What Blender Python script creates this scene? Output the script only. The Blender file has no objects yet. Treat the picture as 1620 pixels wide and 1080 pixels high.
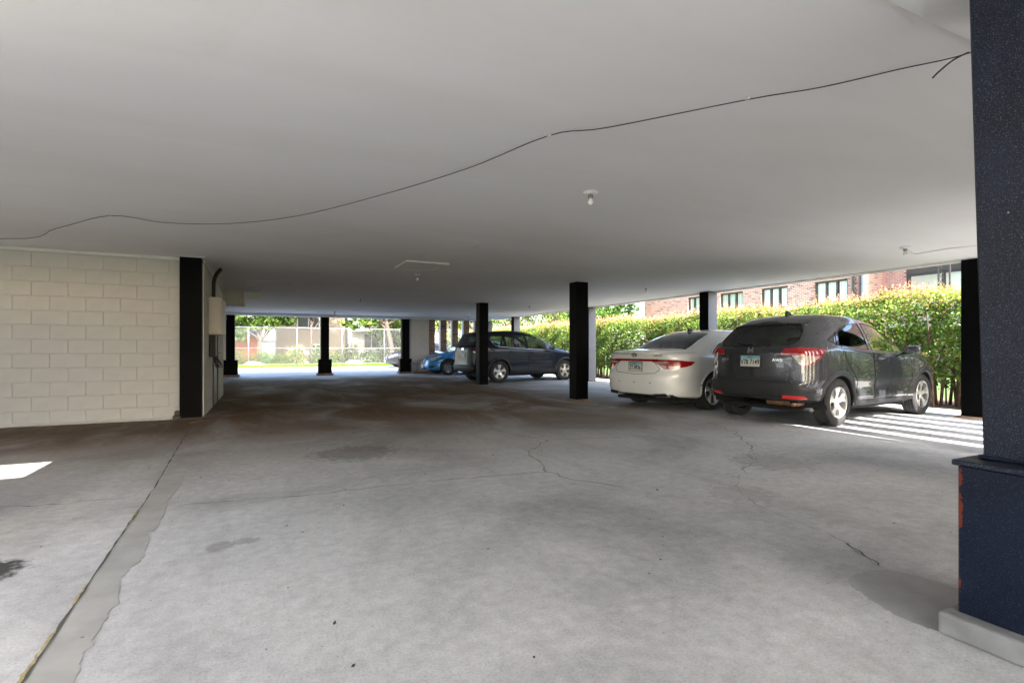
import bpy, bmesh, math, random
import numpy as np
from mathutils import Vector, Matrix
from mathutils.bvhtree import BVHTree

random.seed(7)
RNG = np.random.default_rng(11)
S = bpy.context.scene
C = S.collection
rad = math.radians

# ------------------------------------------------------------------ camera
CAM_YAW = 25.55          # degrees clockwise from +Y (the building's long axis)
cam_d = bpy.data.cameras.new('camera')
cam = bpy.data.objects.new('camera', cam_d); C.objects.link(cam)
cam.location = (0, 0, 1.08)
cam.rotation_euler = (rad(90), 0, rad(-CAM_YAW))
cam_d.sensor_width = 36.0
cam_d.lens = 36.0 * 820 / 1620
cam_d.shift_y = 12 / 1620
cam_d.clip_start = 0.02
cam_d.clip_end = 2000
S.camera = cam

# ------------------------------------------------------------------ light
SUN_EL = 38.0
sun_h = Vector((-0.05, -1.0, 0)).normalized()
sun_dir = Vector((sun_h.x*math.cos(rad(SUN_EL)), sun_h.y*math.cos(rad(SUN_EL)), math.sin(rad(SUN_EL))))
W = bpy.data.worlds.new('World'); S.world = W; W.use_nodes = True
wn = W.node_tree.nodes; wl = W.node_tree.links
bg = wn['Background']
sky = wn.new('ShaderNodeTexSky'); sky.sky_type = 'NISHITA'; sky.sun_disc = False
sky.sun_elevation = rad(SUN_EL); sky.sun_rotation = math.atan2(sun_h.x, sun_h.y)
sky.air_density = 1.0; sky.dust_density = 2.5; sky.ozone_density = 0.3
wl.new(sky.outputs[0], bg.inputs[0]); bg.inputs[1].default_value = 0.15
sl = bpy.data.lights.new('sun', 'SUN'); sl.energy = 3.6; sl.angle = rad(0.5); sl.color = (1, .965, .92)
so = bpy.data.objects.new('sun', sl); C.objects.link(so)
so.rotation_euler = (-sun_dir).to_track_quat('-Z', 'Y').to_euler()
so.location = sun_dir*50
S.view_settings.view_transform = 'Standard'; S.view_settings.look = 'None'
S.view_settings.exposure = 3.08; S.view_settings.gamma = 1.0
S.render.engine = 'CYCLES'
cy = S.cycles
cy.use_denoising = True
try: cy.denoiser = 'OPENIMAGEDENOISE'
except Exception: pass
cy.max_bounces = 10; cy.diffuse_bounces = 8; cy.glossy_bounces = 4; cy.transparent_max_bounces = 16; cy.transmission_bounces = 4
cy.caustics_reflective = False; cy.caustics_refractive = False
cy.sample_clamp_indirect = 6.0
cy.use_adaptive_sampling = True

# ------------------------------------------------------------------ materials
def nmat(name):
    m = bpy.data.materials.new(name); m.use_nodes = True
    return m, m.node_tree.nodes, m.node_tree.links, m.node_tree.nodes['Principled BSDF']
def N(nt, t, **kw):
    n = nt.new(t)
    for k, v in kw.items(): setattr(n, k, v)
    return n
def setin(n, **kw):
    for k, v in kw.items(): n.inputs[k.replace('_', ' ')].default_value = v
def col4(c): return (c[0], c[1], c[2], 1.0)
def ramp(nt, stops):
    r = nt.new('ShaderNodeValToRGB'); e = r.color_ramp.elements
    e[0].position, e[0].color = stops[0][0], col4(stops[0][1])
    e[1].position, e[1].color = stops[-1][0], col4(stops[-1][1])
    for p, c in stops[1:-1]:
        x = e.new(p); x.color = col4(c)
    return r
def noise(nt, lk, vec, scale, detail=4, rough=.55, dist=0.0):
    n = nt.new('ShaderNodeTexNoise'); n.inputs['Scale'].default_value = scale
    n.inputs['Detail'].default_value = detail; n.inputs['Roughness'].default_value = rough
    n.inputs['Distortion'].default_value = dist
    if vec is not None: lk.new(vec, n.inputs['Vector'])
    return n
def mixc(nt, lk, fac, a, b, mode='MIX'):
    m = nt.new('ShaderNodeMix'); m.data_type = 'RGBA'; m.blend_type = mode
    def put(i, v):
        if isinstance(v, (tuple, list)): m.inputs[i].default_value = col4(v)
        elif isinstance(v, (int, float)): m.inputs[i].default_value = v
        else: lk.new(v, m.inputs[i])
    put(0, fac); put(6, a); put(7, b)
    return m.outputs[2]
def mathn(nt, lk, op, a, b=None, clamp=False):
    m = nt.new('ShaderNodeMath'); m.operation = op; m.use_clamp = clamp
    for i, v in enumerate((a, b)):
        if v is None: continue
        if isinstance(v, (int, float)): m.inputs[i].default_value = v
        else: lk.new(v, m.inputs[i])
    return m.outputs[0]
def mrange(nt, lk, v, a, b, c=0., d=1., smooth=True):
    m = nt.new('ShaderNodeMapRange'); m.interpolation_type = 'SMOOTHSTEP' if smooth else 'LINEAR'
    lk.new(v, m.inputs[0])
    for i, x in enumerate((a, b, c, d)): m.inputs[i+1].default_value = x
    return m.outputs[0]
def bump(nt, lk, h, p, strength=.3, dist=.01):
    b = nt.new('ShaderNodeBump'); b.inputs['Strength'].default_value = strength; b.inputs['Distance'].default_value = dist
    lk.new(h, b.inputs['Height']); lk.new(b.outputs[0], p.inputs['Normal'])
def flat(name, c, rough=.6, metal=0., var=.12, scale=6., bmp=0.0, spec=.5, coat=0.):
    """painted / plain surface with a little uneven tone"""
    m, nt, lk, p = nmat(name)
    tc = N(nt, 'ShaderNodeTexCoord')
    n = noise(nt, lk, tc.outputs['Object'], scale, 5)
    r = ramp(nt, [(.3, [x*(1-var) for x in c]), (.7, [min(1, x*(1+var)) for x in c])])
    lk.new(n.outputs[0], r.inputs[0]); lk.new(r.outputs[0], p.inputs['Base Color'])
    p.inputs['Roughness'].default_value = rough; p.inputs['Metallic'].default_value = metal
    p.inputs['Specular IOR Level'].default_value = spec
    p.inputs['Coat Weight'].default_value = coat; p.inputs['Coat Roughness'].default_value = .04
    if bmp:
        n2 = noise(nt, lk, tc.outputs['Object'], scale*12, 4)
        bump(nt, lk, n2.outputs[0], p, bmp, .004)
    return m

def floor_mat():
    m, nt, lk, p = nmat('concrete_floor')
    g = N(nt, 'ShaderNodeNewGeometry'); pos = g.outputs['Position']
    sx = N(nt, 'ShaderNodeSeparateXYZ'); lk.new(pos, sx.inputs[0]); X, Y = sx.outputs[0], sx.outputs[1]
    n1 = noise(nt, lk, pos, .55, 6, .6, .4)
    base = ramp(nt, [(.34, (.35, .36, .37)), (.5, (.51, .52, .53)), (.66, (.60, .61, .62))])
    lk.new(n1.outputs[0], base.inputs[0])
    # fine aggregate speckle
    n2 = noise(nt, lk, pos, 95, 3, .7)
    r2 = ramp(nt, [(.30, (.74, .74, .74)), (.5, (1, 1, 1)), (.72, (1.1, 1.1, 1.1))]); lk.new(n2.outputs[0], r2.inputs[0])
    c1 = mixc(nt, lk, .85, base.outputs[0], r2.outputs[0], 'MULTIPLY')
    n3 = noise(nt, lk, pos, 14, 5, .7)
    r3 = ramp(nt, [(.3, (.80, .80, .79)), (.7, (1.10, 1.10, 1.10))]); lk.new(n3.outputs[0], r3.inputs[0])
    c1 = mixc(nt, lk, .9, c1, r3.outputs[0], 'MULTIPLY')
    # worn brown tyre dirt and oil in the drive lane; brown partly paints its dimmer light
    lane = mathn(nt, lk, 'MULTIPLY', mrange(nt, lk, Y, 3.8, 9.0), mrange(nt, lk, Y, 22.6, 18.5))
    lane = mathn(nt, lk, 'MULTIPLY', lane, mrange(nt, lk, X, 8.8, 5.0))
    mp = N(nt, 'ShaderNodeMapping'); mp.inputs['Scale'].default_value = (.55, .28, 1); lk.new(pos, mp.inputs[0])
    n4 = noise(nt, lk, mp.outputs[0], 1.3, 6, .62, .6)
    dirt = mathn(nt, lk, 'MULTIPLY', lane, mrange(nt, lk, n4.outputs[0], .15, .58))
    c2 = mixc(nt, lk, mathn(nt, lk, 'MULTIPLY', dirt, .92), c1, (.135, .074, .032))
    # stain bands in front of the block wall
    wl_ = mathn(nt, lk, 'MULTIPLY', mrange(nt, lk, Y, 6.7, 8.0), mrange(nt, lk, X, -.4, -1.0))
    n5 = noise(nt, lk, mp.outputs[0], 2.6, 6, .65, .8)
    st = mathn(nt, lk, 'MULTIPLY', wl_, mrange(nt, lk, n5.outputs[0], .38, .68))
    c3 = mixc(nt, lk, mathn(nt, lk, 'MULTIPLY', st, .7), c2, (.10, .075, .055))
    # small dark spots of gum and oil
    v = N(nt, 'ShaderNodeTexVoronoi'); v.inputs['Scale'].default_value = 2.3; v.inputs['Randomness'].default_value = 1.0; lk.new(pos, v.inputs[0])
    nn = noise(nt, lk, pos, 40, 3)
    dd = mathn(nt, lk, 'ADD', v.outputs['Distance'], mathn(nt, lk, 'MULTIPLY', nn.outputs[0], .03))
    sep = N(nt, 'ShaderNodeSeparateColor'); lk.new(v.outputs['Color'], sep.inputs[0])
    rare = mathn(nt, lk, 'GREATER_THAN', sep.outputs[0], .72)
    spot = mathn(nt, lk, 'MULTIPLY', rare, mrange(nt, lk, dd, .055, .03))
    c4 = mixc(nt, lk, mathn(nt, lk, 'MULTIPLY', spot, .75), c3, (.06, .055, .05))
    v2 = N(nt, 'ShaderNodeTexVoronoi'); v2.inputs['Scale'].default_value = 13; lk.new(pos, v2.inputs[0])
    sep2 = N(nt, 'ShaderNodeSeparateColor'); lk.new(v2.outputs['Color'], sep2.inputs[0])
    pit = mathn(nt, lk, 'MULTIPLY', mathn(nt, lk, 'GREATER_THAN', sep2.outputs[1], .74), mrange(nt, lk, v2.outputs['Distance'], .10, .05))
    c4 = mixc(nt, lk, mathn(nt, lk, 'MULTIPLY', pit, .4), c4, (.15, .145, .14))
    n7 = noise(nt, lk, pos, 3.2, 6, .7, .9)
    c4 = mixc(nt, lk, mathn(nt, lk, 'MULTIPLY', mrange(nt, lk, n7.outputs[0], .56, .74), .3), c4, (.24, .23, .22))
    # named spots: damp prints and the oil patch at the left
    for (cx_, cy_, r_, st_, cc) in ((-.22, 3.25, .085, .5, (.2, .19, .175)), (-.09, 3.29, .075, .5, (.2, .19, .175)), (-1.25, 3.35, .22, .9, (.02, .02, .02)),
                                    (1.35, 1.9, .2, .25, (.3, .3, .33)), (.85, 5.6, .5, .45, (.1, .085, .07)), (4.4, 3.4, .45, .3, (.25, .24, .23)), (3.2, 2.75, .3, .3, (.26, .25, .25))):
        d = N(nt, 'ShaderNodeVectorMath', operation='DISTANCE'); lk.new(pos, d.inputs[0]); d.inputs[1].default_value = (cx_, cy_, 0)
        dn = mathn(nt, lk, 'ADD', d.outputs['Value'], mathn(nt, lk, 'MULTIPLY', mathn(nt, lk, 'SUBTRACT', n3.outputs[0], .5), r_*1.6))
        c4 = mixc(nt, lk, mathn(nt, lk, 'MULTIPLY', mrange(nt, lk, dn, r_, r_*.55), st_), c4, cc)
    # long soft scuffs
    mp2 = N(nt, 'ShaderNodeMapping'); mp2.inputs['Scale'].default_value = (3.2, .5, 1); mp2.inputs['Rotation'].default_value = (0, 0, rad(28)); lk.new(pos, mp2.inputs[0])
    n6 = noise(nt, lk, mp2.outputs[0], .9, 7, .68, .8)
    c4 = mixc(nt, lk, mathn(nt, lk, 'MULTIPLY', mrange(nt, lk, n6.outputs[0], .48, .72), .3), c4, (.29, .285, .285))
    lk.new(c4, p.inputs['Base Color'])
    p.inputs['Roughness'].default_value = .85; p.inputs['Specular IOR Level'].default_value = .1
    bump(nt, lk, n2.outputs[0], p, .35, .004)
    return m

def ceiling_mat():
    m, nt, lk, p = nmat('ceiling_stucco')
    g = N(nt, 'ShaderNodeNewGeometry'); pos = g.outputs['Position']
    mp = N(nt, 'ShaderNodeMapping'); mp.inputs['Scale'].default_value = (.35, 1.2, 1); lk.new(pos, mp.inputs[0])
    n1 = noise(nt, lk, mp.outputs[0], .8, 5, .6, .5)
    r = ramp(nt, [(.3, (.74, .735, .72)), (.55, (.785, .785, .78)), (.75, (.80, .805, .805))]); lk.new(n1.outputs[0], r.inputs[0])
    n2 = noise(nt, lk, pos, 60, 3)
    # rusty seep marks with shapes of their own
    n3 = noise(nt, lk, pos, .5, 6, .7, 1.2)
    c = mixc(nt, lk, mathn(nt, lk, 'MULTIPLY', mrange(nt, lk, n3.outputs[0], .62, .8), .22), r.outputs[0], (.60, .53, .45))
    lk.new(c, p.inputs['Base Color']); p.inputs['Roughness'].default_value = .8; p.inputs['Specular IOR Level'].default_value = .2
    n4 = noise(nt, lk, mp.outputs[0], 1.4, 3)
    h = mathn(nt, lk, 'ADD', mathn(nt, lk, 'MULTIPLY', n4.outputs[0], 6), mathn(nt, lk, 'MULTIPLY', n2.outputs[0], .25))
    bump(nt, lk, h, p, .13, .02)
    return m

def brick_mat(name, c1, c2, mortar, scale=1., dark=.22, w=.215, h=.075):
    m, nt, lk, p = nmat(name)
    g = N(nt, 'ShaderNodeNewGeometry'); sx = N(nt, 'ShaderNodeSeparateXYZ'); lk.new(g.outputs['Position'], sx.inputs[0])
    cb = N(nt, 'ShaderNodeCombineXYZ')
    lk.new(mathn(nt, lk, 'ADD', sx.outputs[0], sx.outputs[1]), cb.inputs[0]); lk.new(sx.outputs[2], cb.inputs[1])
    b = N(nt, 'ShaderNodeTexBrick'); lk.new(cb.outputs[0], b.inputs['Vector'])
    b.inputs['Color1'].default_value = col4(c1); b.inputs['Color2'].default_value = col4(c2); b.inputs['Mortar'].default_value = col4(mortar)
    b.inputs['Scale'].default_value = 1; b.inputs['Brick Width'].default_value = w*scale; b.inputs['Row Height'].default_value = h*scale
    b.inputs['Mortar Size'].default_value = .010*scale; b.inputs['Bias'].default_value = -.1
    # burnt dark headers: cell noise per brick
    def cell(seed):
        row = mathn(nt, lk, 'FLOOR', mathn(nt, lk, 'DIVIDE', sx.outputs[2], h*scale))
        off = mathn(nt, lk, 'MULTIPLY', mathn(nt, lk, 'MODULO', mathn(nt, lk, 'ABSOLUTE', row), 2), .5)
        u = mathn(nt, lk, 'FLOOR', mathn(nt, lk, 'ADD', mathn(nt, lk, 'DIVIDE', cb_x, w*scale), off))
        cc = N(nt, 'ShaderNodeCombineXYZ'); lk.new(u, cc.inputs[0]); lk.new(row, cc.inputs[1]); cc.inputs[2].default_value = seed
        wn_ = N(nt, 'ShaderNodeTexWhiteNoise'); lk.new(cc.outputs[0], wn_.inputs['Vector']); return wn_.outputs['Value']
    cb_x = mathn(nt, lk, 'ADD', sx.outputs[0], sx.outputs[1])
    dk = mathn(nt, lk, 'MULTIPLY', mathn(nt, lk, 'LESS_THAN', cell(3), dark), mathn(nt, lk, 'SUBTRACT', 1., b.outputs['Fac']))
    c = mixc(nt, lk, mathn(nt, lk, 'MULTIPLY', dk, .8), b.outputs['Color'], (.035, .033, .036))
    n = noise(nt, lk, g.outputs['Position'], 3, 4); r = ramp(nt, [(.3, (.85, .85, .85)), (.7, (1.1, 1.1, 1.1))]); lk.new(n.outputs[0], r.inputs[0])
    c = mixc(nt, lk, .8, c, r.outputs[0], 'MULTIPLY')
    lk.new(c, p.inputs['Base Color']); p.inputs['Roughness'].default_value = .85
    bump(nt, lk, mathn(nt, lk, 'SUBTRACT', 1., b.outputs['Fac']), p, .5, .008)
    return m

def leaf_mat(name, trans=.35, gloss=.4):
    m, nt, lk, p = nmat(name)
    a = N(nt, 'ShaderNodeAttribute'); a.attribute_name = 'leaf'
    lk.new(a.outputs['Color'], p.inputs['Base Color']); p.inputs['Roughness'].default_value = .45
    p.inputs['Specular IOR Level'].default_value = gloss
    t = N(nt, 'ShaderNodeBsdfTranslucent')
    tcol = mixc(nt, lk, 1., a.outputs['Color'], (1.25, 1.5, .55), 'MULTIPLY'); lk.new(tcol, t.inputs[0])
    mx = N(nt, 'ShaderNodeMixShader'); mx.inputs[0].default_value = trans
    lk.new(p.outputs[0], mx.inputs[1]); lk.new(t.outputs[0], mx.inputs[2])
    lk.new(mx.outputs[0], nt['Material Output'].inputs[0])
    return m

def steel_mat(name, c, rough=.45, chips=(.30, .07, .03), chip_amt=.0, speck=.0, edge_x=None, spec=.5):
    """gloss enamel on steel with dust specks and flaking"""
    m, nt, lk, p = nmat(name)
    g = N(nt, 'ShaderNodeNewGeometry'); pos = g.outputs['Position']
    n = noise(nt, lk, pos, 5, 5)
    r = ramp(nt, [(.3, [x*.75 for x in c]), (.7, [x*1.3 for x in c])]); lk.new(n.outputs[0], r.inputs[0])
    out = r.outputs[0]
    if speck:
        n2 = noise(nt, lk, pos, 260, 2, .6)
        out = mixc(nt, lk, mathn(nt, lk, 'MULTIPLY', mrange(nt, lk, n2.outputs[0], .56, .68), speck), out, (.55, .58, .65))
        v = N(nt, 'ShaderNodeTexVoronoi'); v.inputs['Scale'].default_value = 14; lk.new(pos, v.inputs[0])
        sp = N(nt, 'ShaderNodeSeparateColor'); lk.new(v.outputs['Color'], sp.inputs[0])
        k = mathn(nt, lk, 'MULTIPLY', mathn(nt, lk, 'GREATER_THAN', sp.outputs[0], .8), mrange(nt, lk, v.outputs['Distance'], .06, .03))
        out = mixc(nt, lk, mathn(nt, lk, 'MULTIPLY', k, .7), out, (.45, .45, .46))
    if chip_amt:
        sx = N(nt, 'ShaderNodeSeparateXYZ'); lk.new(pos, sx.inputs[0])
        n3 = noise(nt, lk, pos, 16, 6, .7)
        e = mrange(nt, lk, sx.outputs[1], edge_x-.03, edge_x)      # flakes follow the worn corner
        f = mathn(nt, lk, 'ADD', n3.outputs[0], mathn(nt, lk, 'MULTIPLY', e, .27))
        mask = mrange(nt, lk, f, .72, .745)
        out = mixc(nt, lk, mathn(nt, lk, 'MULTIPLY', mask, chip_amt), out, chips)
        rg = mrange(nt, lk, mask, 0, 1, rough, .9); lk.new(rg, p.inputs['Roughness'])
    else: p.inputs['Roughness'].default_value = rough
    lk.new(out, p.inputs['Base Color']); p.inputs['Specular IOR Level'].default_value = spec
    n5 = noise(nt, lk, pos, 40, 4); bump(nt, lk, n5.outputs[0], p, .12, .004)
    return m

def glass_mat(name, tint=(.35, .4, .4), f0=.06):
    m, nt, lk, p = nmat(name); nt.remove(p)
    t = N(nt, 'ShaderNodeBsdfTransparent'); t.inputs[0].default_value = col4(tint)
    gl = N(nt, 'ShaderNodeBsdfGlossy'); gl.inputs['Roughness'].default_value = .015; gl.inputs[0].default_value = (.95, .97, 1, 1)
    lw = N(nt, 'ShaderNodeLayerWeight'); lw.inputs[0].default_value = .5
    pw = mathn(nt, lk, 'POWER', lw.outputs['Facing'], 4.0)
    fac = mathn(nt, lk, 'ADD', mathn(nt, lk, 'MULTIPLY', pw, 1-f0), f0, True)
    mx = N(nt, 'ShaderNodeMixShader'); lk.new(fac, mx.inputs[0]); lk.new(t.outputs[0], mx.inputs[1]); lk.new(gl.outputs[0], mx.inputs[2])
    lk.new(mx.outputs[0], nt['Material Output'].inputs[0])
    return m

def grass_ground_mat():
    m, nt, lk, p = nmat('lawn')
    g = N(nt, 'ShaderNodeNewGeometry')
    n = noise(nt, lk, g.outputs['Position'], 3, 6); r = ramp(nt, [(.3, (.045, .085, .02)), (.6, (.09, .16, .03)), (.8, (.13, .19, .05))])
    lk.new(n.outputs[0], r.inputs[0]); lk.new(r.outputs[0], p.inputs['Base Color']); p.inputs['Roughness'].default_value = .9
    n2 = noise(nt, lk, g.outputs['Position'], 60, 4); bump(nt, lk, n2.outputs[0], p, .8, .03)
    return m

M = {}
M['floor'] = floor_mat(); M['ceiling'] = ceiling_mat()
M['unseen_dark_court'] = flat('unseen_dark_asphalt', (.055, .055, .055), .9, var=.2, scale=2., bmp=.4)
M['drive'] = flat('driveway_concrete', (.34, .34, .34), .85, var=.14, scale=1.2, bmp=.3)
M['strip'] = flat('strip_concrete', (.52, .50, .47), .85, var=.15, scale=2., bmp=.3)
M['patch'] = flat('mortar_patch', (.36, .365, .35), .8, var=.14, scale=5, bmp=.12)
M['patch2'] = flat('mortar_patch_blue', (.33, .335, .34), .75, var=.12, scale=6, bmp=.1)
M['crack'] = flat('crack_filler', (.22, .215, .20), .95, var=.35, scale=9)
M['cracklt'] = flat('crack_filler_grey', (.28, .28, .26), .95, var=.3, scale=9)
M['seam'] = flat('joint_dirt', (.09, .085, .07), .95, var=.4, scale=8)
M['yellow'] = flat('worn_yellow_paint', (.36, .30, .15), .8, var=.4, scale=25)
M['orange'] = flat('orange_spray_paint', (.45, .17, .03), .8, var=.4, scale=12)
M['soil'] = flat('mulch_soil', (.11, .075, .048), .95, var=.5, scale=18, bmp=.9)
M['lawn'] = grass_ground_mat()
M['black'] = steel_mat('black_enamel', (.003, .003, .0035), .5, speck=.0, spec=.05)
M['navy'] = steel_mat('navy_enamel_dusty', (.0045, .008, .021), .5, speck=.14, spec=.3)
M['navybox'] = steel_mat('navy_enamel_flaking', (.0045, .009, .023), .42, speck=.04, spec=.15, chips=(.15, .034, .018), chip_amt=.95, edge_x=1.045)
M['greyface'] = flat('grey_column_side', (.11, .12, .145), .5, var=.1, scale=4)
M['plinth'] = flat('plinth_concrete', (.22, .225, .235), .85, var=.2, scale=7, bmp=.5)
M['brownplinth'] = flat('weathered_plinth', (.22, .15, .10), .9, var=.3, scale=8, bmp=.4)
M['block'] = flat('painted_block', (.59, .57, .535), .75, var=.05, scale=4, bmp=.35)
M['mortar'] = flat('painted_mortar', (.575, .555, .52), .85, var=.1, scale=10, bmp=.3)
M['trim'] = flat('white_trim', (.74, .73, .71), .6, var=.05)
M['panelgrey'] = flat('beige_metal_panel', (.55, .52, .46), .45, var=.05)
M['doorgrey'] = flat('grey_steel_door', (.22, .23, .22), .5, var=.12)
M['rubber'] = flat('black_cable', (.012, .012, .012), .6, var=.2)
M['porcelain'] = flat('porcelain', (.78, .77, .74), .3, var=.03)
M['bulb'] = flat('frosted_bulb', (.85, .82, .76), .25, var=.03)
M['brick_red'] = brick_mat('red_brick', (.44, .20, .15), (.35, .15, .11), (.47, .42, .38), 1.0, .16, .22, .08)
M['brick_fin'] = brick_mat('brown_brick', (.34, .185, .11), (.25, .125, .075), (.30, .26, .22), 1.0, .10)
M['dkframe'] = flat('dark_brown_frame', (.045, .035, .03), .5)
M['winglass'] = glass_mat('window_glass', (.93, .95, .92), .04)
M['curtain'] = flat('pale_curtain', (.80, .79, .74), .9, var=.1, scale=14)
M['roomdark'] = flat('dim_room', (.07, .075, .07), .9)
M['leaf'] = leaf_mat('leaf'); M['leaf2'] = leaf_mat('tree_leaf', .45, .25)
M['bark'] = flat('bark', (.065, .05, .04), .95, var=.4, scale=14, bmp=.9)
M['stem'] = flat('hedge_stem', (.10, .062, .04), .95, var=.4, scale=14, bmp=.6)
M['stucco'] = flat('tan_stucco', (.30, .235, .165), .9, var=.06, scale=3, bmp=.2)
M['siding'] = flat('white_siding', (.55, .53, .50), .7, var=.04)
M['garage'] = flat('orange_board', (.42, .14, .055), .8, var=.2, scale=3)
M['wire'] = flat('fence_wire', (.16, .165, .17), .6, var=.1)
M['galv'] = flat('galvanised_steel', (.26, .265, .28), .4, metal=.6, var=.1)
M['rock'] = flat('pale_boulder', (.30, .275, .27), .9, var=.2, scale=6, bmp=.6)
M['roof'] = flat('asphalt_shingle', (.12, .11, .10), .9, var=.3, scale=6)

# ------------------------------------------------------------------ mesh helpers
def link(o, parent=None):
    C.objects.link(o)
    if parent is not None: o.parent = parent
    return o
def meshobj(name, verts, faces, mat, parent=None, smooth=False):
    me = bpy.data.meshes.new(name); me.from_pydata([tuple(v) for v in verts], [], faces); me.update()
    if mat is not None: me.materials.append(mat)
    if smooth: me.polygons.foreach_set('use_smooth', [True]*len(me.polygons))
    return link(bpy.data.objects.new(name, me), parent)
def bmobj(name, bm, mat, parent=None, smooth=False):
    me = bpy.data.meshes.new(name); bm.to_mesh(me); bm.free()
    if mat is not None: me.materials.append(mat)
    if smooth: me.polygons.foreach_set('use_smooth', [True]*len(me.polygons))
    return link(bpy.data.objects.new(name, me), parent)
def tag(o, label, cat, group=None):
    o['label'] = label; o['category'] = cat
    if group: o['group'] = group
    return o
def struct(o): o['kind'] = 'structure'; return o
def stuff(o): o['kind'] = 'stuff'; return o
def thing(name, label, cat, loc=(0, 0, 0), rz=0, group=None):
    o = bpy.data.objects.new(name, None); o.empty_display_size = .2; C.objects.link(o)
    o.location = loc; o.rotation_euler = (0, 0, rz)
    return tag(o, label, cat, group)
def bbox_bm(bm, x0, x1, y0, y1, z0, z1, bev=0.0, seg=1):
    r = bmesh.ops.create_cube(bm, size=1)
    for v in r['verts']:
        v.co = Vector((x0+(v.co.x+.5)*(x1-x0), y0+(v.co.y+.5)*(y1-y0), z0+(v.co.z+.5)*(z1-z0)))
    if bev:
        es = list({e for v in r['verts'] for e in v.link_edges})
        bmesh.ops.bevel(bm, geom=es, offset=bev, segments=seg, affect='EDGES', profile=.5)
def box(name, x0, x1, y0, y1, z0, z1, mat, parent=None, bev=0.0, seg=1):
    bm = bmesh.new(); bbox_bm(bm, x0, x1, y0, y1, z0, z1, bev, seg)
    return bmobj(name, bm, mat, parent)
def tube_bm(bm, pts, r, n=6, cap=True):
    pts = [Vector(p) for p in pts]; rings = []
    rr = r if isinstance(r, (list, tuple)) else [r]*len(pts)
    for i, p in enumerate(pts):
        d = (pts[min(i+1, len(pts)-1)]-pts[max(i-1, 0)]).normalized()
        a = d.orthogonal() if abs(d.z) > .95 else d.cross(Vector((0, 0, 1)))
        a.normalize(); b = d.cross(a).normalized()
        rings.append([bm.verts.new(p+(a*math.cos(2*math.pi*k/n)+b*math.sin(2*math.pi*k/n))*rr[i]) for k in range(n)])
    for i in range(len(rings)-1):
        for k in range(n):
            bm.faces.new((rings[i][k], rings[i][(k+1) % n], rings[i+1][(k+1) % n], rings[i+1][k]))
    if cap:
        bm.faces.new(rings[0][::-1]); bm.faces.new(rings[-1])
def tube(name, pts, r, mat, parent=None, n=6):
    bm = bmesh.new(); tube_bm(bm, pts, r, n); bmesh.ops.recalc_face_normals(bm, faces=bm.faces)
    return bmobj(name, bm, mat, parent, True)
def lathe_bm(bm, prof, n=24, axis='z', center=(0, 0, 0), closed=False):
    c = Vector(center); rings = []
    for (r, h) in prof:
        ring = []
        for k in range(n):
            t = 2*math.pi*k/n
            if axis == 'z': p = Vector((r*math.cos(t), r*math.sin(t), h))
            else: p = Vector((r*math.cos(t), h, r*math.sin(t)))
            ring.append(bm.verts.new(c+p))
        rings.append(ring)
    m = len(rings)
    for i in range(m if closed else m-1):
        a, b = rings[i], rings[(i+1) % m]
        for k in range(n): bm.faces.new((a[k], a[(k+1) % n], b[(k+1) % n], b[k]))
    return rings
def lathe(name, prof, mat, parent=None, n=24, axis='z', center=(0, 0, 0), smooth=True, closed=False):
    bm = bmesh.new(); lathe_bm(bm, prof, n, axis, center, closed)
    bmesh.ops.remove_doubles(bm, verts=bm.verts, dist=1e-5); bmesh.ops.recalc_face_normals(bm, faces=bm.faces)
    return bmobj(name, bm, mat, parent, smooth)
def prism(name, poly, z0, z1, mat, parent=None):
    n = len(poly)
    v = [(x, y, z0) for x, y in poly]+[(x, y, z1) for x, y in poly]
    f = [tuple(range(n-1, -1, -1)), tuple(range(n, 2*n))]+[(i, (i+1) % n, n+(i+1) % n, n+i) for i in range(n)]
    return meshobj(name, v, f, mat, parent)
def copy_thing(root, loc, rz=None, label=None):
    r = root.copy(); C.objects.link(r); r.location = loc
    if rz is not None: r.rotation_euler = (0, 0, rz)
    if label: r['label'] = label
    for ch in list(root.children):
        c_ = ch.copy(); C.objects.link(c_); c_.parent = r
        for g in list(ch.children):
            d = g.copy(); C.objects.link(d); d.parent = c_
    return r
def quads_obj(name, co, colr, mat, parent=None):
    """co: (n,4,3) leaf quads, colr: (n,3)"""
    n = co.shape[0]; me = bpy.data.meshes.new(name)
    me.vertices.add(n*4); me.vertices.foreach_set('co', co.astype(np.float32).ravel())
    me.loops.add(n*4); me.loops.foreach_set('vertex_index', np.arange(n*4, dtype=np.int32))
    me.polygons.add(n); me.polygons.foreach_set('loop_start', np.arange(0, n*4, 4, dtype=np.int32))
    me.update(calc_edges=True)
    at = me.color_attributes.new('leaf', 'FLOAT_COLOR', 'POINT')
    c4 = np.ones((n, 4, 4), np.float32); c4[:, :, :3] = colr[:, None, :]
    at.data.foreach_set('color', c4.ravel())
    me.materials.append(mat); me.validate()
    return link(bpy.data.objects.new(name, me), parent)
def leaf_quads(pos, nrm, size, aspect=.55, jitter=.8):
    n = len(pos)
    nv = nrm+RNG.normal(0, jitter, (n, 3)); nv /= np.linalg.norm(nv, axis=1)[:, None]+1e-9
    t = RNG.normal(0, 1, (n, 3)); t -= (t*nv).sum(1)[:, None]*nv; t /= np.linalg.norm(t, axis=1)[:, None]+1e-9
    b = np.cross(nv, t)
    L = (size*.5)[:, None]; Wd = L*aspect
    fold = nv*L*RNG.uniform(-.3, .3, (n, 1))
    q = np.stack([pos-t*L, pos+b*Wd+fold, pos+t*L, pos-b*Wd+fold], 1)
    return q
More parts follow.
